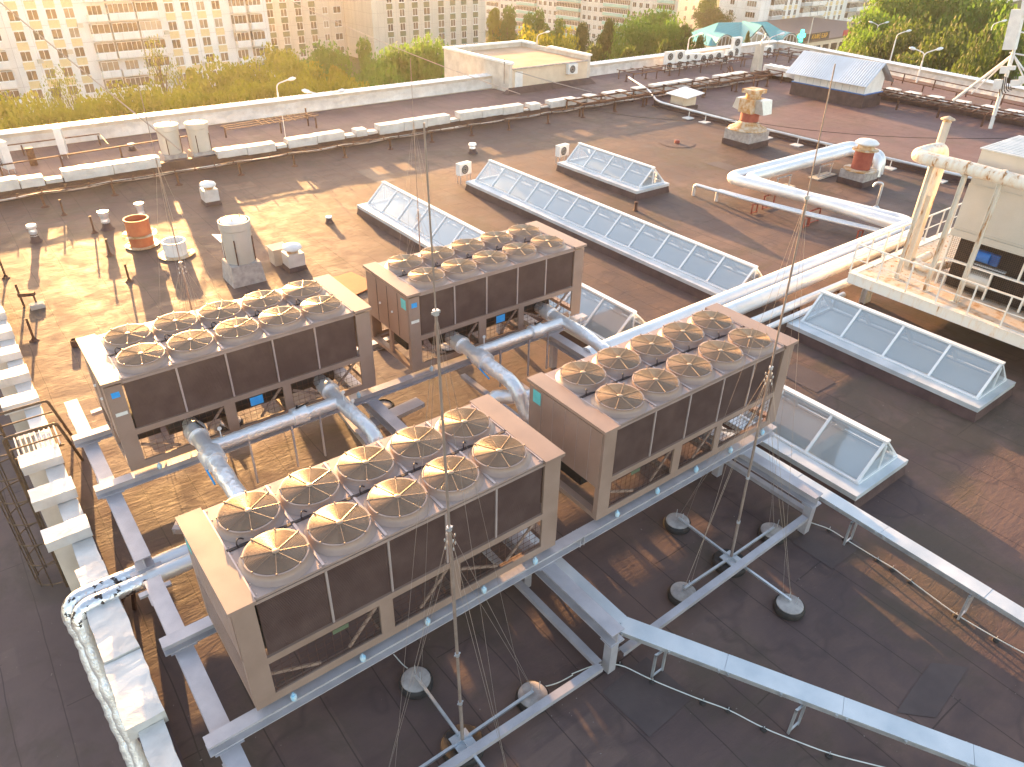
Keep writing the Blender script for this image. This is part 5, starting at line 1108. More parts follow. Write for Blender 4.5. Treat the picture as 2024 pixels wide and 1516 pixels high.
def rack(label, x0, x1, y0, y1, z, nx, legs, m='brown_steel', xs=0.09, cross=True):
    T = thing('steel_rack', label, 'steel rack', ((x0 + x1) / 2, (y0 + y1) / 2, ZR), None); O = T.location
    for y in (y0, y1): mb = MB(O); mb.bar((x0, y, z), (x1, y, z), xs, xs); mb.build('rail', m, T)
    for i in range(nx + 1):
        x = x0 + (x1 - x0) * i / nx; mb = MB(O); mb.bar((x, y0 - 0.3, z + xs), (x, y1 + 0.3, z + xs), xs * 0.8, xs * 0.8); mb.build('crossbar', m, T)
    for i in range(legs + 1):
        x = x0 + (x1 - x0) * i / legs
        for y in (y0, y1): mb = MB(O); mb.bar((x, y, ZR), (x, y, z - xs / 2 - 0.001), xs, xs); mb.build('leg', m, T)
    return T
rack('rusty steel grid rack along the low wall, right of the penthouse', 35.2, 58.5, 31.9, 33.3, -0.70, 14, 7)
rack('dark rusty steel rack along the wall right of the corrugated shed vent', 57.2, 59.2, 6.5, 24.0, -0.72, 1, 1)
T = thing('steel_rack', 'long rusty ladder-like rack in front of the far right wall blocks', 'steel rack', (58, 15, ZR)); O = T.location
for x in (57.0, 58.6): mb = MB(O); mb.bar((x, 8, -0.7), (x, 27.5, -0.7), 0.10, 0.10); mb.build('rail', 'brown_steel', T)
for i in range(22): y = 8 + i * 0.9; mb = MB(O); mb.bar((56.7, y, -0.6), (59.3, y + 0.3 * math.sin(i), -0.6), 0.07, 0.07); mb.build('crossbar', 'brown_steel', T)
for i in range(7): y = 8.2 + i * 3.1; mb = MB(O); mb.bar((57.0, y, ZR), (57.0, y, -0.76), 0.12, 0.12); mb.build('leg', 'brown_steel', T)
# strip behind the low wall: rail with small posts, AC units, cable tray
T = thing('guard_rail', 'thin rusty rail on short posts along the back strip left of the twin ventilators', 'rail', (10, 38, ZR)); O = T.location
mb = MB(O); mb.bar((-6, 37.3, -0.9), (11, 38.6, -0.9), 0.06, 0.06); mb.build('rail', 'brown_steel', T)
mb = MB(O); mb.bar((-4, 41.6, -0.85), (6.5, 41.6, -0.85), 0.06, 0.06); mb.build('rail', 'brown_steel', T)
mb = MB(O); mb.bar((6.4, 39.0, -0.88), (6.5, 41.6, -0.85), 0.05, 0.05); mb.build('rail', 'brown_steel', T)
for x, y in ((-2, 37.6), (1.0, 37.85), (3.8, 38.05), (6.8, 38.3), (10.9, 38.6), (-1, 41.6), (2.5, 41.6), (6.4, 41.6)): mb = MB(O); mb.bar((x, y, ZR), (x, y, -0.93), 0.08, 0.07); mb.build('post', 'brown_steel', T)
T = thing('wire_rack', 'low rusty wire rack on posts right of the twin ventilators', 'steel rack', (15, 38, ZR)); O = T.location
for y in (38.4, 38.9, 39.4): mb = MB(O); mb.bar((12.8, y, -0.8), (18.8, y + 0.2, -0.72), 0.04, 0.04); mb.build('rail', 'brown_steel', T)
for i in range(9): mb = MB(O); mb.bar((15 + i * 0.42, 38.2, -0.75), (15 + i * 0.42, 39.7, -0.72), 0.03, 0.03); mb.build('crossbar', 'brown_steel', T)
for x, y in ((13.0, 39.4), (16.2, 38.6), (18.6, 38.7), (18.4, 39.5)): mb = MB(O); mb.bar((x, y, ZR), (x, y, -0.84), 0.08, 0.08); mb.build('post', 'brown_steel', T)
post_(606, 233, 0.62, 'lone brown stub post on the back strip left of the penthouse', 'brown posts on the back strip', w_=0.09)
post_(527, 217, 0.5, 'short brown post against the back parapet left of the penthouse', 'brown posts on the back strip', w_=0.12)
mb = MB((14.5, 35.0, ZR)); c = Vector((15.2, 35.4, ZR)); mb.lathe(c, [(0.018, 0.06), (0.018, 1.9)], 8); mb.box(c.x - 0.3, c.x + 0.3, c.y - 0.3, c.y + 0.3, ZR, ZR + 0.06); single('thin_pole', mb, 'white', 'thin white pole on a slab foot behind the low wall right of the twin ventilators', 'pole')
c = at(72, 296); ac_unit(0, 0, 0, 1.0, 1.35, 0.36, R(78), 'tall white air conditioner on the back strip, second from the left edge', 'tall air conditioners on the left back strip', 0.25, loc=(4.3, 40.2, ZR))
ac_unit(0, 0, 0, 1.0, 1.35, 0.36, R(-75), 'tall white air conditioner on the back strip, nearest the left edge of the photo', 'tall air conditioners on the left back strip', 0.25, loc=(1.35, 38.6, ZR))
mb = MB((2.6, 39.3, ZR)); mb.box(2.45, 2.8, 39.2, 39.5, ZR, ZR + 0.9); single('dark_box', mb, 'brown_steel', 'dark brown steel box between the two tall air conditioners on the left back strip', 'box')
ac_unit(0, 0, 0, 1.0, 0.75, 0.35, R(0), 'air conditioner hanging on the front wall of the penthouse', None, 0.0, loc=(42.2, 40.80, -0.62))
for i, (px, py, h, w_, lb) in enumerate(((1320, 142, 1.55, 0.9, 'tall white double-fan air conditioner at the left start of the back row'), (1339, 140, 1.55, 0.9, 'tall white double-fan air conditioner, second in the back row'),
        (1357, 126, 1.0, 1.05, 'square white air conditioner, left of the two single-fan units in the back row'), (1372, 125, 1.0, 1.05, 'square white air conditioner, right of the two single-fan units in the back row'),
        (1388, 121, 0.8, 0.9, 'small white air conditioner behind the rack, first after the single-fan pair'), (1402, 119, 0.8, 0.9, 'small white air conditioner behind the rack, second after the single-fan pair'), (1418, 116, 0.8, 1.0, 'white air conditioner low in the back row left of its smallest unit'),
        (1430, 121, 0.7, 0.8, 'smallest white air conditioner near the right end of the back row'), (1441, 114, 0.85, 0.9, 'white air conditioner right before the tall end unit of the back row'), (1452, 108, 1.7, 0.95, 'tall narrow white air conditioner at the right end of the back row'), (1517, 105, 0.8, 0.9, 'lone white air conditioner in the far corner right of the stub chimney'))):
    p = planeY(px, py, 41.2); ac_unit(0, 0, 0, w_ * 1.1, h, 0.4, R(-8), lb, 'air conditioners in the back row', max(0.05, p.z - ZR - 0.15), loc=(p.x, 41.2, ZR))
for (a, b_, y0, y1, nx, lg, lb) in ((47.5, 62.0, 38.9, 40.6, 9, 5, 'rusty rack under the row of white air conditioners'), (62.5, 72.5, 38.9, 41.0, 4, 4, 'thin rusty rail frame at the far corner of the back strip')):
    rack(lb, a, b_, y0, y1, -0.85, nx, lg, xs=0.07)
for k, u in enumerate((47.2, 49.6, 52.6)): 
    post_(0, 0, 0.55, ['first', 'second', 'third'][k] + ' low brown post right of the penthouse before the rack', 'brown posts on the back strip', loc=(u, 39.4, ZR), w_=0.09)
# crooked concrete stub chimney
p = planeY(1497, 122, 36.6); c = Vector((p.x, 36.6, ZR)); T = thing('stub_chimney', 'crooked pale concrete post with bent pipe top near the far corner', 'chimney', c); O = c
hz = planeY(1500, 80, 36.6).z - ZR
mb = MB(O); mb.hexa([(c.x - 0.4, c.y - 0.35, ZR), (c.x + 0.4, c.y - 0.35, ZR), (c.x + 0.4, c.y + 0.35, ZR), (c.x - 0.4, c.y + 0.35, ZR)], [(c.x - 0.28, c.y - 0.25, ZR + hz * 0.85), (c.x + 0.28, c.y - 0.25, ZR + hz * 0.85), (c.x + 0.28, c.y + 0.25, ZR + hz * 0.8), (c.x - 0.28, c.y + 0.25, ZR + hz * 0.85)]); mb.build('shaft', 'concrete_pale', T)
mb = MB(O); mb.tube(bend([c + Vector((0.1, 0, hz * 0.8)), c + Vector((0.1, 0, hz)), c + Vector((0.5, 0, hz * 1.05)), c + Vector((0.5, 0, hz * 1.2))], 0.2), 0.07, 8); mb.build('bent_pipe', 'galv', T, True)
c = Vector((52.6, 35.0, ZR)); p = planeY(1447, 115, 35.0); mb = MB((p.x, 35, ZR)); 
for k in range(14):
    a = Vector((p.x + random.uniform(-.6, .6), 35 + random.uniform(-.4, .4), ZR + random.uniform(0.05, 1.2))); b_ = Vector((p.x + random.uniform(-.6, .6), 35 + random.uniform(-.4, .4), ZR + random.uniform(0.05, 1.4))); mb.bar(a, b_, 0.06, 0.06)
single('scrap_heap', mb, 'brown_steel', 'tangle of rusty scrap rods beside the low wall near the far corner', 'scrap')
# rail frames on the far right strip
T = thing('guard_rail', 'long thin rusty rail with short legs along the far right parapet', 'rail', (66, 28, ZR)); O = T.location
for off, z in ((1.2, -0.72), (3.0, -0.95)):
    for i in range(12):
        y = 41 - i * 3.0
        if y < 8: break
        x = xr(y) - off - 1.6; x2 = xr(y - 3) - off - 1.6
        mb = MB(O); mb.bar((x, y, z), (x2, y - 3, z), 0.07, 0.07); mb.build('rail', 'brown_steel', T); mb = MB(O); mb.bar((x, y, ZR), (x, y, z - 0.04), 0.08, 0.08); mb.build('post', 'brown_steel', T)
# antenna mast at the right edge
AN = thing('antenna_mast', 'white telecom antenna mast with braces and panel antenna at the right edge', 'antenna', (58.5, 14.5, ZR)); O = AN.location
b0 = at(1975, 203); b0 = Vector((57.0, planeX(1975, 203, 57.0).y, ZR)); y_ = b0.y
def PX(px, py, x): return planeX(px, py, x)
mb = MB(O); mb.tube([b0, PX(2003, 105, 57.0)], 0.13, 10); mb.tube([PX(2003, 105, 57.0), PX(2024, 10, 57.0), PX(2040, -60, 57.0)], 0.10, 10); mb.build('pole', 'white', AN, True)
for a, b_ in (((1884, 199), (1998, 112)), ((1920, 185), (1990, 120)), ((2003, 108), (2022, 150)), ((2003, 108), (2060, 190)), ((1995, 104), (2040, 112)), ((2002, 60), (2030, 66))):
    mb = MB(O); mb.tube([PX(*a, 57.0), PX(*b_, 57.2)], 0.10 if a[0] == 1884 else 0.05, 8); mb.build('brace', 'white', AN, True)
def panel_ant(pa, pb, w_, nm, m='white'):
    a, b_ = PX(*pa, 56.7), PX(*pb, 56.7); mb = MB(O); mb.bar(a, b_, w_, w_ * 0.6, up=(1, 0, 0)); mb.build(nm, m, AN)
panel_ant((1995, 98), (2014, 18), 0.72, 'panel_antenna'); panel_ant((2030, 30), (2040, -30), 0.7, 'panel_antenna')
for pa, pb, w_ in (((1972, 175), (1976, 157), 0.55), ((1985, 145), (1988, 131), 0.5), ((1998, 138), (2000, 130), 0.45), ((2008, 170), (2010, 158), 0.6), ((2022, 165), (2024, 150), 0.5)): panel_ant(pa, pb, w_, 'radio_unit')
mb = MB(O)
for k in range(6): a, b_ = PX(1982 + k * 3, 150 + k, 56.6), PX(1976 + k * 6, 190 - k * 3, 56.6); mb.tube([a, (a + b_) / 2 - Vector((0, 0, 0.3)), b_], 0.03, 5)
mb.build('cable', 'darkcable', AN)
# long sagging wires
def wire(label, pts, r, m='wire', sag=0.0, n=14):
    P = []
    for i in range(len(pts) - 1):
        a, b_ = Vector(pts[i]), Vector(pts[i + 1])
        for s in range(n): t = s / n; P.append(a.lerp(b_, t) - Vector((0, 0, sag * 4 * t * (1 - t))))
    P.append(Vector(pts[-1])); mb = MB(P[0]); mb.tube(P, r, 5, False); return single('wire', mb, m, label, 'wire')
wire('pale thick wire descending from the top left edge to the twin ventilators', [(8.8, 33.6, -0.35), (-4.0, 52.0, 16.0), (-8, 58, 24)][:2] + [], 0.035, 'wire', 0.2)
p0 = Vector((33.5, 36.5, -0.6)); p1 = atd(545, -12, 60)
wire('pale wire descending from the top middle to the strip left of the penthouse', [p0, p1], 0.028, 'wire', 0.3)
wire('rope like wire from the penthouse corner down to the low wall', [(36.3, 41.0, 0.1), (38.3, 34.1, -0.55)], 0.03, 'wire', 0.05)
wire('thin dark wire sagging from the rack past the rusty chimney to the right', [(35.0, 31.8, -0.8), (38.3, 20.8, ZR + 1.5), (45, 8.5, 0.6), (50, 0, 0.9)], 0.016, 'darkcable', 0.35)
# white cables lying on the roof at lower right with black pads
for lb, pp, zz in (('white cable with black holders snaking along the lower cable duct', [(1130, 1332), (1180, 1312), (1225, 1312), (1290, 1345), (1390, 1385), (1440, 1402), (1510, 1440), (1640, 1490), (1800, 1530)], None),
                   ('white cable with black holders snaking along the upper cable duct', [(1600, 1032), (1640, 1045), (1670, 1065), (1735, 1105), (1765, 1122), (1800, 1148), (1890, 1215), (1970, 1262), (2060, 1310)], None),
                   ('thin cable draped from the front frame over a tyre weight', [(778, 1293), (800, 1318), (822, 1330)], None), ('white cable running from the right tyre weight to the front column', [(1060, 1360), (1100, 1352), (1132, 1334)], None)):
    P = [at(x, y, ZR + 0.05 + 0.02 * math.sin(i * 2)) for i, (x, y) in enumerate(pp)]; T = thing('roof_cable', lb, 'cable', P[0]); O = P[0]
    mb = MB(O); mb.tube(bend(P, 0.3, 4), 0.011, 6); mb.build('cable', 'cable', T, True)
    if len(pp) > 4:
        for i in range(1, len(P) - 1):
            c = P[i]; mb = MB(O); mb.lathe((c.x, c.y, ZR), [(0.06, 0), (0.055, 0.035), (0.03, 0.05), (0.001, 0.052)], 12); mb.build('holder', 'rubber', T, True)
            mb = MB(O); mb.tube([c + Vector((0, 0, -0.01)), c + Vector((0, 0, 0.06))], 0.008, 5); mb.build('clip', 'galv', T)
# tyre with lid beside the back chiller
c = Vector((6.45, 8.0, ZR)); T = thing('tyre_weight', 'concrete filled tyre lying left of the back chiller', 'tyre', c)
mb = MB(c); mb.lathe(c, [(0.30, 0.0), (0.33, 0.03), (0.34, 0.12), (0.31, 0.18), (0.28, 0.19), (0.27, 0.15)], 28); mb.build('tyre', 'rubber', T, True)
mb = MB(c); mb.lathe(c, [(0.27, 0.14), (0.2, 0.16), (0.001, 0.165)], 24); mb.build('filling', 'concrete', T, True)
# ladder with safety cage over the left parapet
LD = thing('caged_ladder', 'dark brown steel ladder with hoop cage climbing over the left parapet', 'ladder', (-1.9, 11.5, ZR)); O = LD.location
ya, yb = 11.65, 10.45; lx = -2.12
for y in (ya, yb):
    mb = MB(O); mb.tube(bend([(lx, y, -5.2), (lx, y, -0.25), (-1.0, y, -0.25), (-0.75, y, ZR)], 0.08, 3), 0.035, 8); mb.build('stile', 'ladder', LD, True)
    mb = MB(O); mb.tube([(lx, y, -0.6), (-0.98, y, -0.6)], 0.022, 6); mb.build('guard_bar', 'ladder', LD, True)
for k in range(9):
    x = -1.95 + k * 0.11; mb = MB(O); mb.tube([(x, yb + 0.14, -0.93), (x, ya - 0.14, -0.93)], 0.02, 6); mb.build('step_bar', 'rust_beam', LD, True)
for y in (ya - 0.1, yb + 0.1): mb = MB(O); mb.bar((-2.05, y, -0.95), (-1.0, y, -0.95), 0.03, 0.05); mb.build('step_frame', 'ladder', LD)
for k in range(14): mb = MB(O); mb.tube([(lx, ya, -1.2 - k * 0.3), (lx, yb, -1.2 - k * 0.3)], 0.015, 6); mb.build('rung', 'ladder', LD, True)
mb = MB(O)
for k in range(7):
    z = -0.75 - k * 0.72; ymid = (ya + yb) / 2; mb = MB(O); mb.tube([(lx - 0.62 * math.sin(math.pi * t / 12), ymid + 0.5 * math.cos(math.pi * t / 12), z) for t in range(13)], 0.02, 6); mb.build('hoop', 'ladder', LD, True)
for t in (2, 4, 6, 8, 10):
    mb = MB(O); mb.bar((lx - 0.62 * math.sin(math.pi * t / 12), (ya + yb) / 2 + 0.5 * math.cos(math.pi * t / 12), -0.7), (lx - 0.62 * math.sin(math.pi * t / 12), (ya + yb) / 2 + 0.5 * math.cos(math.pi * t / 12), -5.15), 0.03, 0.02); mb.build('cage_bar', 'ladder', LD)

# ================================================================== the town behind
def window_mesh(wd, ht, mull, frame='white_frame'):
    me = bpy.data.meshes.new('window'); mb = MB(); t = 0.07
    mb.box(-wd / 2, wd / 2, -0.06, 0.0, -ht / 2, -ht / 2 + t); mb.box(-wd / 2, wd / 2, -0.06, 0.0, ht / 2 - t, ht / 2)
    mb.box(-wd / 2, -wd / 2 + t, -0.06, 0, -ht / 2 + t, ht / 2 - t); mb.box(wd / 2 - t, wd / 2, -0.06, 0, -ht / 2 + t, ht / 2 - t)
    for i in range(1, mull): x = -wd / 2 + wd * i / mull; mb.box(x - 0.035, x + 0.035, -0.06, 0, -ht / 2 + t, ht / 2 - t)
    mb.box(-wd / 2 - 0.06, wd / 2 + 0.06, -0.16, -0.061, -ht / 2 - 0.07, -ht / 2)
    n0 = len(mb.f); mb.add([(-wd / 2 + t, -0.012, -ht / 2 + t), (wd / 2 - t, -0.012, -ht / 2 + t), (wd / 2 - t, -0.012, ht / 2 - t), (-wd / 2 + t, -0.012, ht / 2 - t)], [(0, 1, 2, 3)])
    me.from_pydata([tuple(p) for p in mb.v], [], mb.f); me.update(); me.materials.append(MATS[frame]); me.materials.append(MATS['win_glass'])
    me.polygons[len(me.polygons) - 1].material_index = 1; return me
WM = {}
def wmesh(wd, ht, mull):
    k = (round(wd, 2), round(ht, 2), mull)
    if k not in WM: WM[k] = window_mesh(*k)
    return WM[k]
class Facade:
    """a building with its main face through a point, running along azimuth az; s to the right, z up"""
    def __init__(s, label, p0, dist, az, s0, s1, depth, ztop, m, name='apartment_building', zb=None):
        pass
        s.zb = GZ if zb is None else zb
        s.P = atd(p0[0], p0[1], dist); s.P.z = 0; s.az = R(az); s.t = Vector((math.cos(s.az), math.sin(s.az), 0)); s.n = Vector((s.t.y, -s.t.x, 0))   # n faces the camera
        s.T = thing(name, label, 'building', (s.P.x, s.P.y, s.zb), None, s.az)
        s.s0, s.s1 = s0, s1
        mb = MB(); mb.box(s0, s1, 0, depth, 0, ztop - s.zb); s.wall = mb.build('wall', m, s.T)
        mb = MB(); mb.box(s0 - 0.3, s1 + 0.3, -0.3, depth + 0.3, ztop - s.zb + 0.001, ztop - s.zb + 0.5); mb.build('roof', 'concrete', s.T)
    def at(s, px, py):
        d = ray(px, py); k = (s.P - CPOS).dot(s.n) / d.dot(s.n); X = CPOS + d * k; return (X - s.P).dot(s.t), X.z
    def win(s, x, z, wd=1.5, ht=1.45, mull=2, y=0.0):
        put('window', wmesh(wd, ht, mull), s.T, (x, y - 0.003, z - s.zb))
    def endwin(s, side, y, z, wd=1.5, ht=1.45, mull=2):
        x = (s.s1 + 0.003) if side > 0 else (s.s0 - 0.003)
        o = put('window', wmesh(wd, ht, mull), s.T, (x, y, z - s.zb)); o.rotation_euler = (0, 0, math.pi / 2 * side)
    def panel(s, x, z0, z1, wd, m, nm='spandrel_panel'):
        mb = MB(); mb.box(x - wd / 2, x + wd / 2, -0.03, -0.001, z0 - s.zb, z1 - s.zb); mb.build(nm, m, s.T)
    def balcony(s, x0, x1, z, m='wall_white', glaz=True, open_=False):
        zf_ = z - s.zb - 1.35
        mb = MB(); mb.box(x0, x1, -1.2, -0.001, zf_, zf_ + 0.12); mb.box(x0, x1, -1.2, -1.12, zf_ + 0.121, zf_ + 1.02); mb.box(x0, x0 + 0.08, -1.119, -0.001, zf_ + 0.121, zf_ + 1.02); mb.box(x1 - 0.08, x1, -1.119, -0.001, zf_ + 0.121, zf_ + 1.02)
        b_ = mb.build('balcony', m, s.T)
        if glaz:
            n = max(2, int((x1 - x0) / 0.75)); put('glazing', wmesh(x1 - x0 - 0.06, 1.42, n), b_, ((x0 + x1) / 2, -1.08, zf_ + 1.75)); 
            for xx in (x0, x1 - 0.02): 
                pass
            mb = MB(); mb.box(x0 + 0.02, x1 - 0.02, -1.05, -0.02, zf_ + 1.03, zf_ + 2.45); mb.build('side_glazing', 'win_glass', b_)
        else: s.win((x0 + x1) / 2, z + 0.1, min(2.2, x1 - x0 - 0.3), 1.6, 3)
rows = [-15.0, -12.25, -9.5, -6.7, -3.9, -1.1]
F = Facade('white nine storey apartment block with yellow panels behind the trees at top left', (0, 100), 143, 5, -14, 43.8, 13, 9, 'wall_white')
zc_ = [F.at(x * .2569, y * .2569)[0] for x, y in ((200, 430), (343, 420), (480, 405), (612, 395), (1355, 325), (1475, 320), (1590, 310), (1705, 305))]
for z in rows:
    for x in zc_: F.win(x, z)
    for x0, x1 in ((13.2, 16.0), (16.3, 20.3), (20.6, 24.2), (36.8, 39.2), (39.9, 42.3)): F.balcony(x0, x1, z, 'wall_white', glaz=(hash((round(x0), round(z))) % 7 != 0))
    F.balcony(-3.6, 0.6, z, 'wall_white')
for x in zc_:
    for i in range(len(rows) - 1): F.panel(x, rows[i] + 0.85, rows[i + 1] - 0.85, 1.55, 'yellow_panel')
    F.panel(x, rows[-1] + 0.85, 4, 1.55, 'yellow_panel')
for x, z in ((9.4, -9.6), (11.9, -6.0), (4.9, -10.6), (25.0, -7.9), (33.2, -2.3), (30.3, -13.3), (11.8, -0.9)):
    mb = MB(); mb.box(x - 0.4, x + 0.4, -0.42, -0.04, z - GZ, z - GZ + 0.6); mb.build('wall_unit', 'tower_panel', F.T)
rows = [-16.7, -13.9, -11.2, -8.4, -5.6, -2.8]
F = Facade('beige apartment wing with dark green window panels just right of the white block', (640, 100), 187, 3, -14.5, 7.5, 12, 9, 'wall_beige')
for z in rows:
    for x in (-11.6, -8.5, -5.1, -1.8): F.win(x, z, 1.5, 1.5, 2)
    for x in (1.3, 4.3): F.win(x, z, 1.3 if x < 2 else 1.9, 1.4, 2)
for x in (-11.6, -8.5, -5.1, -1.8):
    for i in range(len(rows) - 1): F.panel(x, rows[i] + 0.8, rows[i + 1] - 0.85, 1.55, 'green_panel')
F = Facade('beige apartment wing with dark green window panels and blank left gable left of the penthouse', (850, 60), 187, 3, -15.0, 16.3, 12, 9, 'wall_beige')
cols = [F.at(440 + x * .2569, y * .2569)[0] for x, y in ((1285, 95), (1380, 90), (1480, 80), (1570, 75), (1680, 70), (1770, 65), (1855, 55), (1945, 50))]
for z in rows:
    for i, x in enumerate(cols): F.win(x, z, 1.4 if i not in (3, 4) else 1.8, 1.5, 2)
for x in cols:
    for i in range(len(rows) - 1): F.panel(x, rows[i] + 0.8, rows[i + 1] - 0.85, 1.5, 'green_panel')
F2 = Facade('recessed beige stair wing with balconies between the two green panelled wings', (800, 60), 203, 3, -3.5, 6.0, 10, 9, 'wall_beige')
for z in rows: F2.balcony(0.0, 3.2, z, 'wall_beige', glaz=(z > -9)); F2.win(-2.0, z, 1.2, 1.4, 2)
F = Facade('long cream apartment block with teal balconies right of the penthouse in the distance', (1100, 50), 300, -83, -66, 52, 14, 2, 'wall_cream', zb=-30)
zr_ = F.at(950 + 1185 * .2569, 35 * .2569)[1]; zq_ = F.at(950 + 200 * .2569, 45 * .2569)[1]
row_z = [zr_ + 2.8 * i for i in range(-5, 3)]
cs = [F.at(950 + x * .2569, y * .2569)[0] for x, y in ((165, 40), (195, 45), (230, 45), (265, 50), (460, 15), (497, 20), (537, 25), (576, 30), (800, 60), (840, 70), (885, 70), (928, 75), (1185, 35), (1235, 35), (1285, 40), (1335, 50))]
bal = [[F.at(950 + x * .2569, y * .2569)[0] for x, y in q] for q in (((60, 20), (135, 25)), ((290, 30), (430, 40)), ((600, 30), (770, 60)), ((960, 20), (1150, 30)), ((1370, 50), (1490, 70)))]
wz = row_z
for z in wz:
    for x in cs: F.win(-x if False else x, z, 1.5, 1.5, 2, 0.0)
    for a, b_ in bal:
        lo, hi = min(a, b_), max(a, b_); F.balcony(lo, hi, z, 'teal_panel' if (lo, hi) != (min(bal[0]), max(bal[0])) else 'wall_white')
    for y in (4.5, 9.0): F.endwin(1, y, z)
W2 = Facade('white long apartment block with yellow strips behind the teal roofed pavilion', (1550, 40), 253, 3, -13.5, 95, 14, 4, 'wall_white')
rw = [-15.2 + 2.8 * i for i in range(6)]
wc = [W2.at(1440 + x * .158, y * .158)[0] for x, y in ((710, 80), (775, 70), (845, 65), (1210, 130), (1265, 130), (1340, 120), (1400, 120), (1745, 90), (1800, 85), (1870, 80), (1920, 75))]
bw = [[W2.at(1440 + x * .158, y * .158)[0] for x, y in q] for q in (((520, 90), (650, 90)), ((910, 40), (1000, 40)), ((1010, 40), (1095, 30)), ((1100, 30), (1185, 30)), ((1470, 110), (1560, 110)), ((1565, 110), (1640, 105)), ((1650, 105), (1725, 100)), ((1980, 60), (2030, 60)), ((2040, 60), (2100, 60)))]
for z in rw:
    for x in wc: W2.win(x, z, 1.4, 1.5, 2)
    for i, (a, b_) in enumerate(bw): W2.balcony(min(a, b_), max(a, b_), z, 'grey_panel' if (i + int(z)) % 4 == 0 else 'wall_white')
for x in wc:
    for i in range(len(rw) - 1): W2.panel(x, rw[i] + 0.85, rw[i + 1] - 0.85, 1.5, 'yellow_panel')
for z in rw:
    W2.endwin(-1, 3.0, z, 3.2, 1.5, 4)
    W2.endwin(-1, 9.5, z, 1.5, 1.5, 2)
F3 = Facade('distant pale apartment block between the big trees at the upper right', (1990, 10), 420, 10, -40, 60, 14, 12, 'wall_white')
for z in [-2 + 2.9 * i for i in range(-3, 3)]:
    for x in range(-36, 56, 6): F3.win(x, z, 1.6, 1.5, 2)

# teal roofed pavilion
c = atd(1462, 80, 196); c.z = GZ; T = thing('pavilion', 'small shop pavilion with teal metal gabled roof and arched dormers by the street', 'building', c, None, R(-20)); 
wv, dp, ze, zr = 11.5, 7.0, 4.6, 8.4
mb = MB(); mb.box(-wv, wv, -dp + 0.6, dp - 0.6, 0, ze); mb.build('wall', 'white', T)
mb = MB(); mb.hexa([(-wv - 1, -dp, ze), (wv + 1, -dp, ze), (wv + 1, dp, ze), (-wv - 1, dp, ze)], [(-wv + 5, -0.1, zr), (wv - 5, -0.1, zr), (wv - 5, 0.1, zr), (-wv + 5, 0.1, zr)]); rf = mb.build('roof', 'teal_roof', T)
mb = MB(); mb.add([(-4.2, -dp - 0.8, ze), (4.2, -dp - 0.8, ze), (0, -dp - 0.8, zr + 0.3), (-4.2, 0, ze), (4.2, 0, ze), (0, 0, zr + 0.3)], [(0, 2, 5, 3), (2, 1, 4, 5)]); mb.build('gable_roof', 'teal_roof', T)
mb = MB(); mb.add([(-3.3, -dp - 0.6, ze), (3.3, -dp - 0.6, ze), (0, -dp - 0.6, zr - 0.4)], [(0, 1, 2)]); gw = mb.build('gable_window', 'win_glass', T)
mb = MB(); 
for x in (-2, -0.7, 0.7, 2): mb.bar((x, -dp - 0.65, ze), (x, -dp - 0.65, ze + (zr - ze - 0.4) * (1 - abs(x) / 3.3)), 0.16, 0.1)
mb.bar((-3.5, -dp - 0.66, ze), (0, -dp - 0.66, zr - 0.2), 0.2, 0.2); mb.bar((3.5, -dp - 0.66, ze), (0, -dp - 0.66, zr - 0.2), 0.2, 0.2); mb.build('mullion', 'white', gw)
for sx in (-8.4, 8.4):
    mb = MB(); n = 12; vs = []
    for y in (-dp - 0.4, -1.5):
        for i in range(n + 1): a = math.pi * i / n; vs.append((sx + 2.3 * math.cos(a), y, ze + 2.3 * math.sin(a)))
    mb.add(vs, [(i, i + 1, n + 2 + i, n + 1 + i) for i in range(n)]); mb.build('dormer_roof', 'teal_roof', T)
    mb = MB(); mb.add([(sx + 1.9 * math.cos(math.pi * i / n), -dp - 0.25, ze + 1.9 * math.sin(math.pi * i / n)) for i in range(n + 1)], [tuple(range(n + 1))]); dw = mb.build('dormer_window', 'win_glass', T)
    mb = MB(); mb.tube([(sx + 2.0 * math.cos(math.pi * i / n), -dp - 0.3, ze + 2.0 * math.sin(math.pi * i / n)) for i in range(n + 1)], 0.12, 5)
    for x in (-0.9, 0, 0.9): mb.bar((sx + x, -dp - 0.3, ze), (sx + x, -dp - 0.3, ze + 1.8), 0.12, 0.1)
    mb.build('mullion', 'white', dw)
def text(s_, size, m, parent, loc, rot=(math.pi / 2, 0, 0)):
    cu = bpy.data.curves.new('lettering', 'FONT'); cu.body = s_; cu.size = size; cu.extrude = 0.03; cu.align_x = 'CENTER'
    o = bpy.data.objects.new('lettering', cu); COL.objects.link(o); bpy.context.view_layer.update()
    me = bpy.data.meshes.new_from_object(o.evaluated_get(bpy.context.evaluated_depsgraph_get())); bpy.data.objects.remove(o); me.materials.clear(); me.materials.append(MATS[m])
    q = put('lettering', me, parent, loc); q.rotation_euler = rot; return q
text('ТОВАРЫ ДЛЯ ДОМА', 1.5, 'letter_red', T, (-3.2, -dp + 0.5, 3.0)); text('МАГАЗИН', 1.5, 'letter_red', T, (8.6, -dp + 0.5, 3.0))
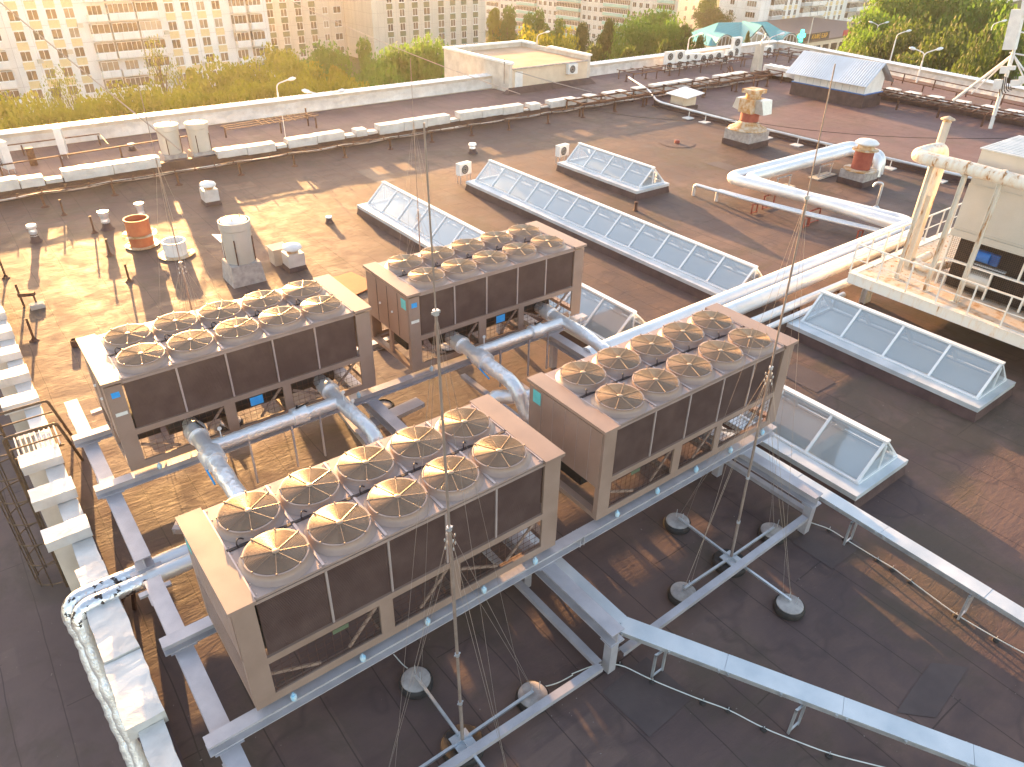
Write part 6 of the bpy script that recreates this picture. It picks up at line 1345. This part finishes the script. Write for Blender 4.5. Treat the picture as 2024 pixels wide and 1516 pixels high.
# row of shops at the foot of the white block
SH = W2; shop = thing('shop_row', 'low dark roofed row of shops with coloured signs at the foot of the white block', 'shops', (W2.P.x - W2.t.x * 53 + W2.n.x * 4.5, W2.P.y - W2.t.y * 53 + W2.n.y * 4.5, GZ), None, W2.az)
a0 = W2.at(1560, 90)[0]; 
mb = MB(); mb.box(2, 62, -26, 3.0, 0, 3.9); mb.build('wall', 'house_wall', shop)
mb = MB(); mb.box(1.5, 62.5, -26.2, 3.3, 3.901, 4.3); mb.build('roof', 'shop_roof', shop)
def sign(x0, x1, z0, z1, m, y=-26.3): mb = MB(); mb.box(x0, x1, y - 0.25, y - 0.02, z0, z1); return mb.build('sign', m, shop)
sign(11, 23, 4.4, 6.0, 'sign_dark'); text('КАФЕ БАР', 1.4, 'letter_gold', shop, (18.5, -26.6, 4.7)); sign(7.5, 11, 4.4, 6.2, 'sign_red'); sign(3, 7.4, 4.4, 5.6, 'sign_green')
sign(30, 33.5, 4.4, 5.7, 'sign_red'); sign(33.6, 38.5, 4.4, 5.7, 'sign_green'); sign(40, 50, 4.4, 6.4, 'sign_dark'); text('Продукты', 1.7, 'letter_white', shop, (45, -26.6, 4.8))
mb = MB(); mb.box(9.0, 9.9, -27.2, -26.9, 4.6, 7.2); mb.box(8.15, 8.999, -27.2, -26.9, 5.5, 6.3); mb.box(9.901, 10.75, -27.2, -26.9, 5.5, 6.3); mb.build('cross_sign', 'green_cross', shop)
mb = MB(); 
for x in range(6, 60, 4): mb.box(x, x + 2.6, -26.15, -26.001, 0.6, 3.0)
mb.build('shop_window', 'win_glass', shop)

# street lamps
def lamp(px, py, dist, label, arms=1, rz=0.0):
    top = atd(px, py, dist); h = top.z - GZ; T = thing('street_lamp', label, 'street lamp', (top.x, top.y, GZ), 'street lamps', rz)
    mb = MB(); mb.tube([(0, 0, 0), (0, 0, h * 0.5), (0, 0, h - 0.9)], 0.13, 8, rs=[0.14, 0.11, 0.07]); mb.build('pole', 'white', T, True)
    for s in ((1,) if arms == 1 else (1, -1)):
        mb = MB(); mb.tube(bend([(0, 0, h - 0.95), (0, 0, h - 0.3), (1.0 * s, 0, h + 0.05)], 0.4, 5), 0.05, 7); mb.build('arm', 'white', T, True)
        mb = MB(); vs = [Vector((0.9 * s, 0, h)), Vector((1.05 * s, 0, h + 0.04)), Vector((1.3 * s, 0, h + 0.1)), Vector((1.5 * s, 0, h + 0.13))]; mb.tube(vs, 0.1, 8, rs=[0.05, 0.12, 0.14, 0.05]); mb.build('lamp_head', 'white_frame', T, True)
for a in ((545, 158, 62, 'street lamp in front of the trees left of the penthouse, leftmost', 1, R(-30)), (640, 182, 56, 'twin headed street lamp peeking above the back parapet', 2, R(-30)), (1062, 64, 95, 'street lamp among the trees behind the penthouse', 1, R(-35)),
          (1363, 68, 90, 'street lamp left of the teal roofed pavilion', 1, R(-35)), (1523, 68, 88, 'twin headed street lamp at the far roof corner in front of the pavilion', 2, R(-35)), (1609, 30, 150, 'tall street lamp in front of the white block near the shops', 1, R(-35)),
          (1737, 45, 130, 'tall thin street lamp at the left edge of the big trees', 2, R(-35)), (1775, 62, 100, 'curved arm street lamp in front of the big trees', 1, R(-35)), (1830, 98, 78, 'short white lamp just behind the far right parapet', 2, R(-35)), (1965, 42, 110, 'lamp head poking out of the big trees at the upper right', 1, R(-35))): lamp(*a)

# ---------------------------------------------------------------- trees
def crown_mesh(seed, n, clumps, leaf, m, shape='round', lam=1.0):
    rnd = random.Random(seed); mb = MB(); cs_ = []
    for i in range(clumps):
        a = rnd.random() * 6.283; h = rnd.random()
        if shape == 'round': rr = 0.72 * math.sqrt(rnd.random()) * math.sin(math.pi * (0.12 + 0.80 * h)); zz = 0.30 + 0.62 * h; cr = 0.26 * (0.7 + 0.6 * rnd.random())
        elif shape == 'tall': rr = 0.5 * math.sqrt(rnd.random()) * (1 - 0.7 * h); zz = 0.15 + 0.8 * h; cr = 0.22 * (0.7 + 0.6 * rnd.random()) * (1 - 0.35 * h)
        else: rr = 0.95 * rnd.random() * (1.08 - h); zz = 0.18 + 0.74 * h; cr = 0.19 * (0.7 + 0.7 * rnd.random()) * (1.1 - 0.45 * h)
        cs_.append((Vector((rr * math.cos(a), rr * math.sin(a), zz)), cr))
    vs = []; fs = []
    for i in range(n):
        c, cr = cs_[rnd.randrange(clumps)]
        d = Vector((rnd.gauss(0, 1), rnd.gauss(0, 1), rnd.gauss(0, 1))).normalized(); r = cr * (0.55 + 0.55 * rnd.random() ** 0.6) * (1 + 0.25 * mno.noise(d * 2.5 + c * 5))
        p = c + Vector((d.x * r, d.y * r, d.z * r * 0.62)); 
        nrm = (d + Vector((rnd.gauss(0, .7), rnd.gauss(0, .7), rnd.gauss(0, .7)))).normalized(); t = nrm.orthogonal().normalized(); t = Matrix.Rotation(rnd.random() * 6.28, 3, nrm) @ t; b_ = nrm.cross(t)
        s = leaf * (0.5 + rnd.random()); k = len(vs)
        vs += [p - t * s, p - b_ * s * 0.75, p + t * s, p + b_ * s * 0.75]; fs.append((k, k + 1, k + 2, k + 3))
    me = bpy.data.meshes.new('crown'); me.from_pydata([tuple(p) for p in vs], [], fs); me.update(); me.materials.append(MATS[m])
    tb = MB(); tb.tube([(0, 0, 0), (0.01, 0, 0.3), (0.0, 0.02, 0.6), (0.0, 0.0, 0.85)], 0.03, 7, rs=[0.035, 0.028, 0.018, 0.005])
    for c, cr in cs_: 
        z0 = max(0.15, c.z - 0.25); tb.tube([(0, 0, z0), tuple(c * 0.6 + Vector((0, 0, z0 * 0.4 + 0.02))), tuple(c)], 0.01, 4, rs=[0.014, 0.009, 0.003])
    return me, tb.mesh('trunk', 'bark', True)
CR = {'ya': crown_mesh(1, 9000, 26, 0.021, 'leaf_yellow'), 'yb': crown_mesh(2, 8000, 22, 0.022, 'leaf_yellow', 'tall'), 'ga': crown_mesh(3, 9500, 26, 0.020, 'leaf_green'), 'gb': crown_mesh(4, 8500, 20, 0.021, 'leaf_green', 'tall'),
      'pa': crown_mesh(5, 8500, 40, 0.017, 'leaf_dark', 'pine'), 'sa': crown_mesh(6, 1500, 26, 0.012, 'leaf_yellow', 'tall'), 'da': crown_mesh(8, 9000, 26, 0.021, 'leaf_dark')}
KIND = {'ya': 'yellow green leafy tree', 'yb': 'tall narrow yellow green tree', 'ga': 'round fresh green tree', 'gb': 'tall fresh green tree', 'pa': 'dark green conifer', 'sa': 'sparse almost leafless tree', 'da': 'dark green dense tree'}
def tree(k, px, py, dist, wd, where):
    top = atd(px, py, dist); h = (top.z - GZ) / 0.98; T = thing('pine_tree' if k == 'pa' else 'tree', KIND[k] + ' ' + where, 'tree', (top.x, top.y, GZ), 'trees between the buildings', random.random() * 6.28)
    for nm, me in (('crown', CR[k][0]), ('trunk', CR[k][1])): o = put(nm, me, T); o.scale = (wd / 0.95, wd / 0.95, h)
TL = [('ya', 10, 200, 82, 5.5, 'at the left edge of the photo behind the back parapet'), ('ya', 75, 212, 78, 5, 'low at the far left behind the tall air conditioners'), ('sa', 95, 130, 96, 5, 'in front of the yellow panels at the far left'),
      ('sa', 130, 150, 92, 5, 'second of the bare ones in front of the white block'), ('ya', 150, 215, 80, 5, 'low left of the first wire'), ('ya', 205, 195, 84, 5.5, 'just left of the twin ventilators'), ('sa', 300, 70, 100, 5, 'rising highest against the balconies of the white block'),
      ('ya', 262, 180, 88, 5.5, 'right above the twin ventilators'), ('sa', 345, 120, 98, 4, 'beside the highest bare tree'), ('ya', 320, 185, 84, 5.5, 'low right of the twin ventilators'), ('yb', 385, 145, 96, 4.5, 'in front of the four window columns of the white block'), ('ya', 430, 135, 92, 6, 'below the right balconies of the white block'),
      ('ya', 490, 130, 94, 6, 'at the right corner of the white block'), ('ya', 372, 190, 80, 5, 'low below the four window columns'), ('ya', 455, 180, 80, 5, 'low in front of the white block corner'), ('ya', 545, 100, 110, 5, 'at the seam between white and beige buildings'), ('ya', 580, 125, 96, 6, 'below the first green panels'),
      ('ya', 535, 165, 82, 5, 'low left of the street lamp'), ('ga', 635, 112, 100, 6, 'under the middle green panels'), ('ya', 605, 165, 82, 5, 'low behind the twin lamp'), ('yb', 672, 140, 92, 5, 'below the recessed stair wing'), ('gb', 728, 85, 104, 4.6, 'pointed crown in front of the blank gable'),
      ('ya', 690, 165, 82, 5, 'low below the pointed crown'), ('ga', 765, 118, 96, 5.5, 'right of the pointed crown'), ('ga', 810, 108, 96, 6, 'left next to the penthouse'), ('ga', 850, 105, 92, 5, 'touching the penthouse left wall'), ('ga', 750, 160, 82, 5, 'low left of the penthouse'),
      ('yb', 975, 22, 150, 6, 'left of the cream block behind the penthouse'), ('gb', 1003, 20, 150, 6, 'tallest willow behind the penthouse'), ('gb', 1045, 33, 146, 6, 'second willow behind the penthouse'), ('gb', 1072, 25, 150, 5, 'third willow behind the penthouse'), ('gb', 1100, 42, 146, 5, 'last willow right of the lamp'),
      ('ya', 1060, 72, 105, 6, 'low bright one behind the penthouse roof'), ('ya', 1110, 75, 105, 5.5, 'low bright one right of the lamp behind the penthouse'), ('pa', 1150, 45, 130, 5, 'in front of the cream block, leftmost conifer'), ('pa', 1205, 40, 125, 6, 'tallest conifer before the teal balconies'), ('pa', 1180, 90, 95, 5, 'low at the right corner of the penthouse'),
      ('pa', 1240, 95, 92, 5, 'low in the gap right of the penthouse'), ('ga', 1290, 36, 135, 8.5, 'big round one in the middle of the cream block'), ('ga', 1262, 60, 120, 6, 'left shoulder of the big round one'), ('ga', 1330, 62, 120, 6, 'right shoulder of the big round one'), ('pa', 1355, 50, 120, 5, 'orange lit conifer left of the pavilion'),
      ('pa', 1320, 82, 100, 4.5, 'low conifer left of the pavilion'), ('pa', 1385, 70, 115, 3.5, 'small conifer touching the pavilion roof'), ('gb', 1408, -25, 240, 7, 'very tall one between cream gable and white block'), ('da', 1413, 20, 235, 7, 'dark lower part between cream gable and white block'), ('pa', 1480, 62, 160, 1.8, 'thin sapling in front of the pavilion'),
      ('ga', 1735, 45, 135, 8, 'left edge of the big grove'), ('ga', 1765, 8, 145, 8, 'third from the left in the big grove'), ('ga', 1805, -8, 150, 9, 'in the high middle of the big grove'), ('gb', 1845, -25, 155, 8, 'highest in the big grove'), ('ga', 1885, -5, 150, 9, 'right of the highest in the big grove'), ('ga', 1925, 12, 145, 8, 'in the right half of the big grove'),
      ('gb', 1980, 8, 140, 7, 'bright one behind the antenna'), ('ga', 2030, 30, 130, 7, 'at the right edge behind the antenna'), ('da', 1775, 70, 115, 7, 'low left front of the big grove'), ('da', 1830, 60, 118, 7.5, 'low middle front of the big grove'), ('da', 1885, 75, 108, 7, 'low right front of the big grove'), ('pa', 1955, 62, 100, 5.5, 'olive conifer left of the antenna'), ('pa', 2005, 70, 96, 5.5, 'olive conifer under the antenna'), ('ga', 1722, 85, 118, 5, 'low left foot of the big grove'), ('da', 1925, 100, 95, 5, 'low between grove and olive conifer')]
for t in TL: tree(*t)

# ================================================================== the hazy evening air
mb = MB((150, 180, -10)); mb.box(-160, 480, -60, 520, GZ - 1, 27.0); hz = single('haze', mb, 'black', None, None); hz['kind'] = 'stuff'
m = bpy.data.materials.new('haze_air'); m.use_nodes = True; m.node_tree.nodes.clear(); ho = m.node_tree.nodes.new('ShaderNodeOutputMaterial'); hv = m.node_tree.nodes.new('ShaderNodeVolumePrincipled')
hv.inputs['Color'].default_value = (1.0, 0.95, 0.88, 1); hv.inputs['Density'].default_value = 0.00032; hv.inputs['Anisotropy'].default_value = 0.72
m.node_tree.links.new(hv.outputs[0], ho.inputs['Volume']); hz.data.materials.clear(); hz.data.materials.append(m)
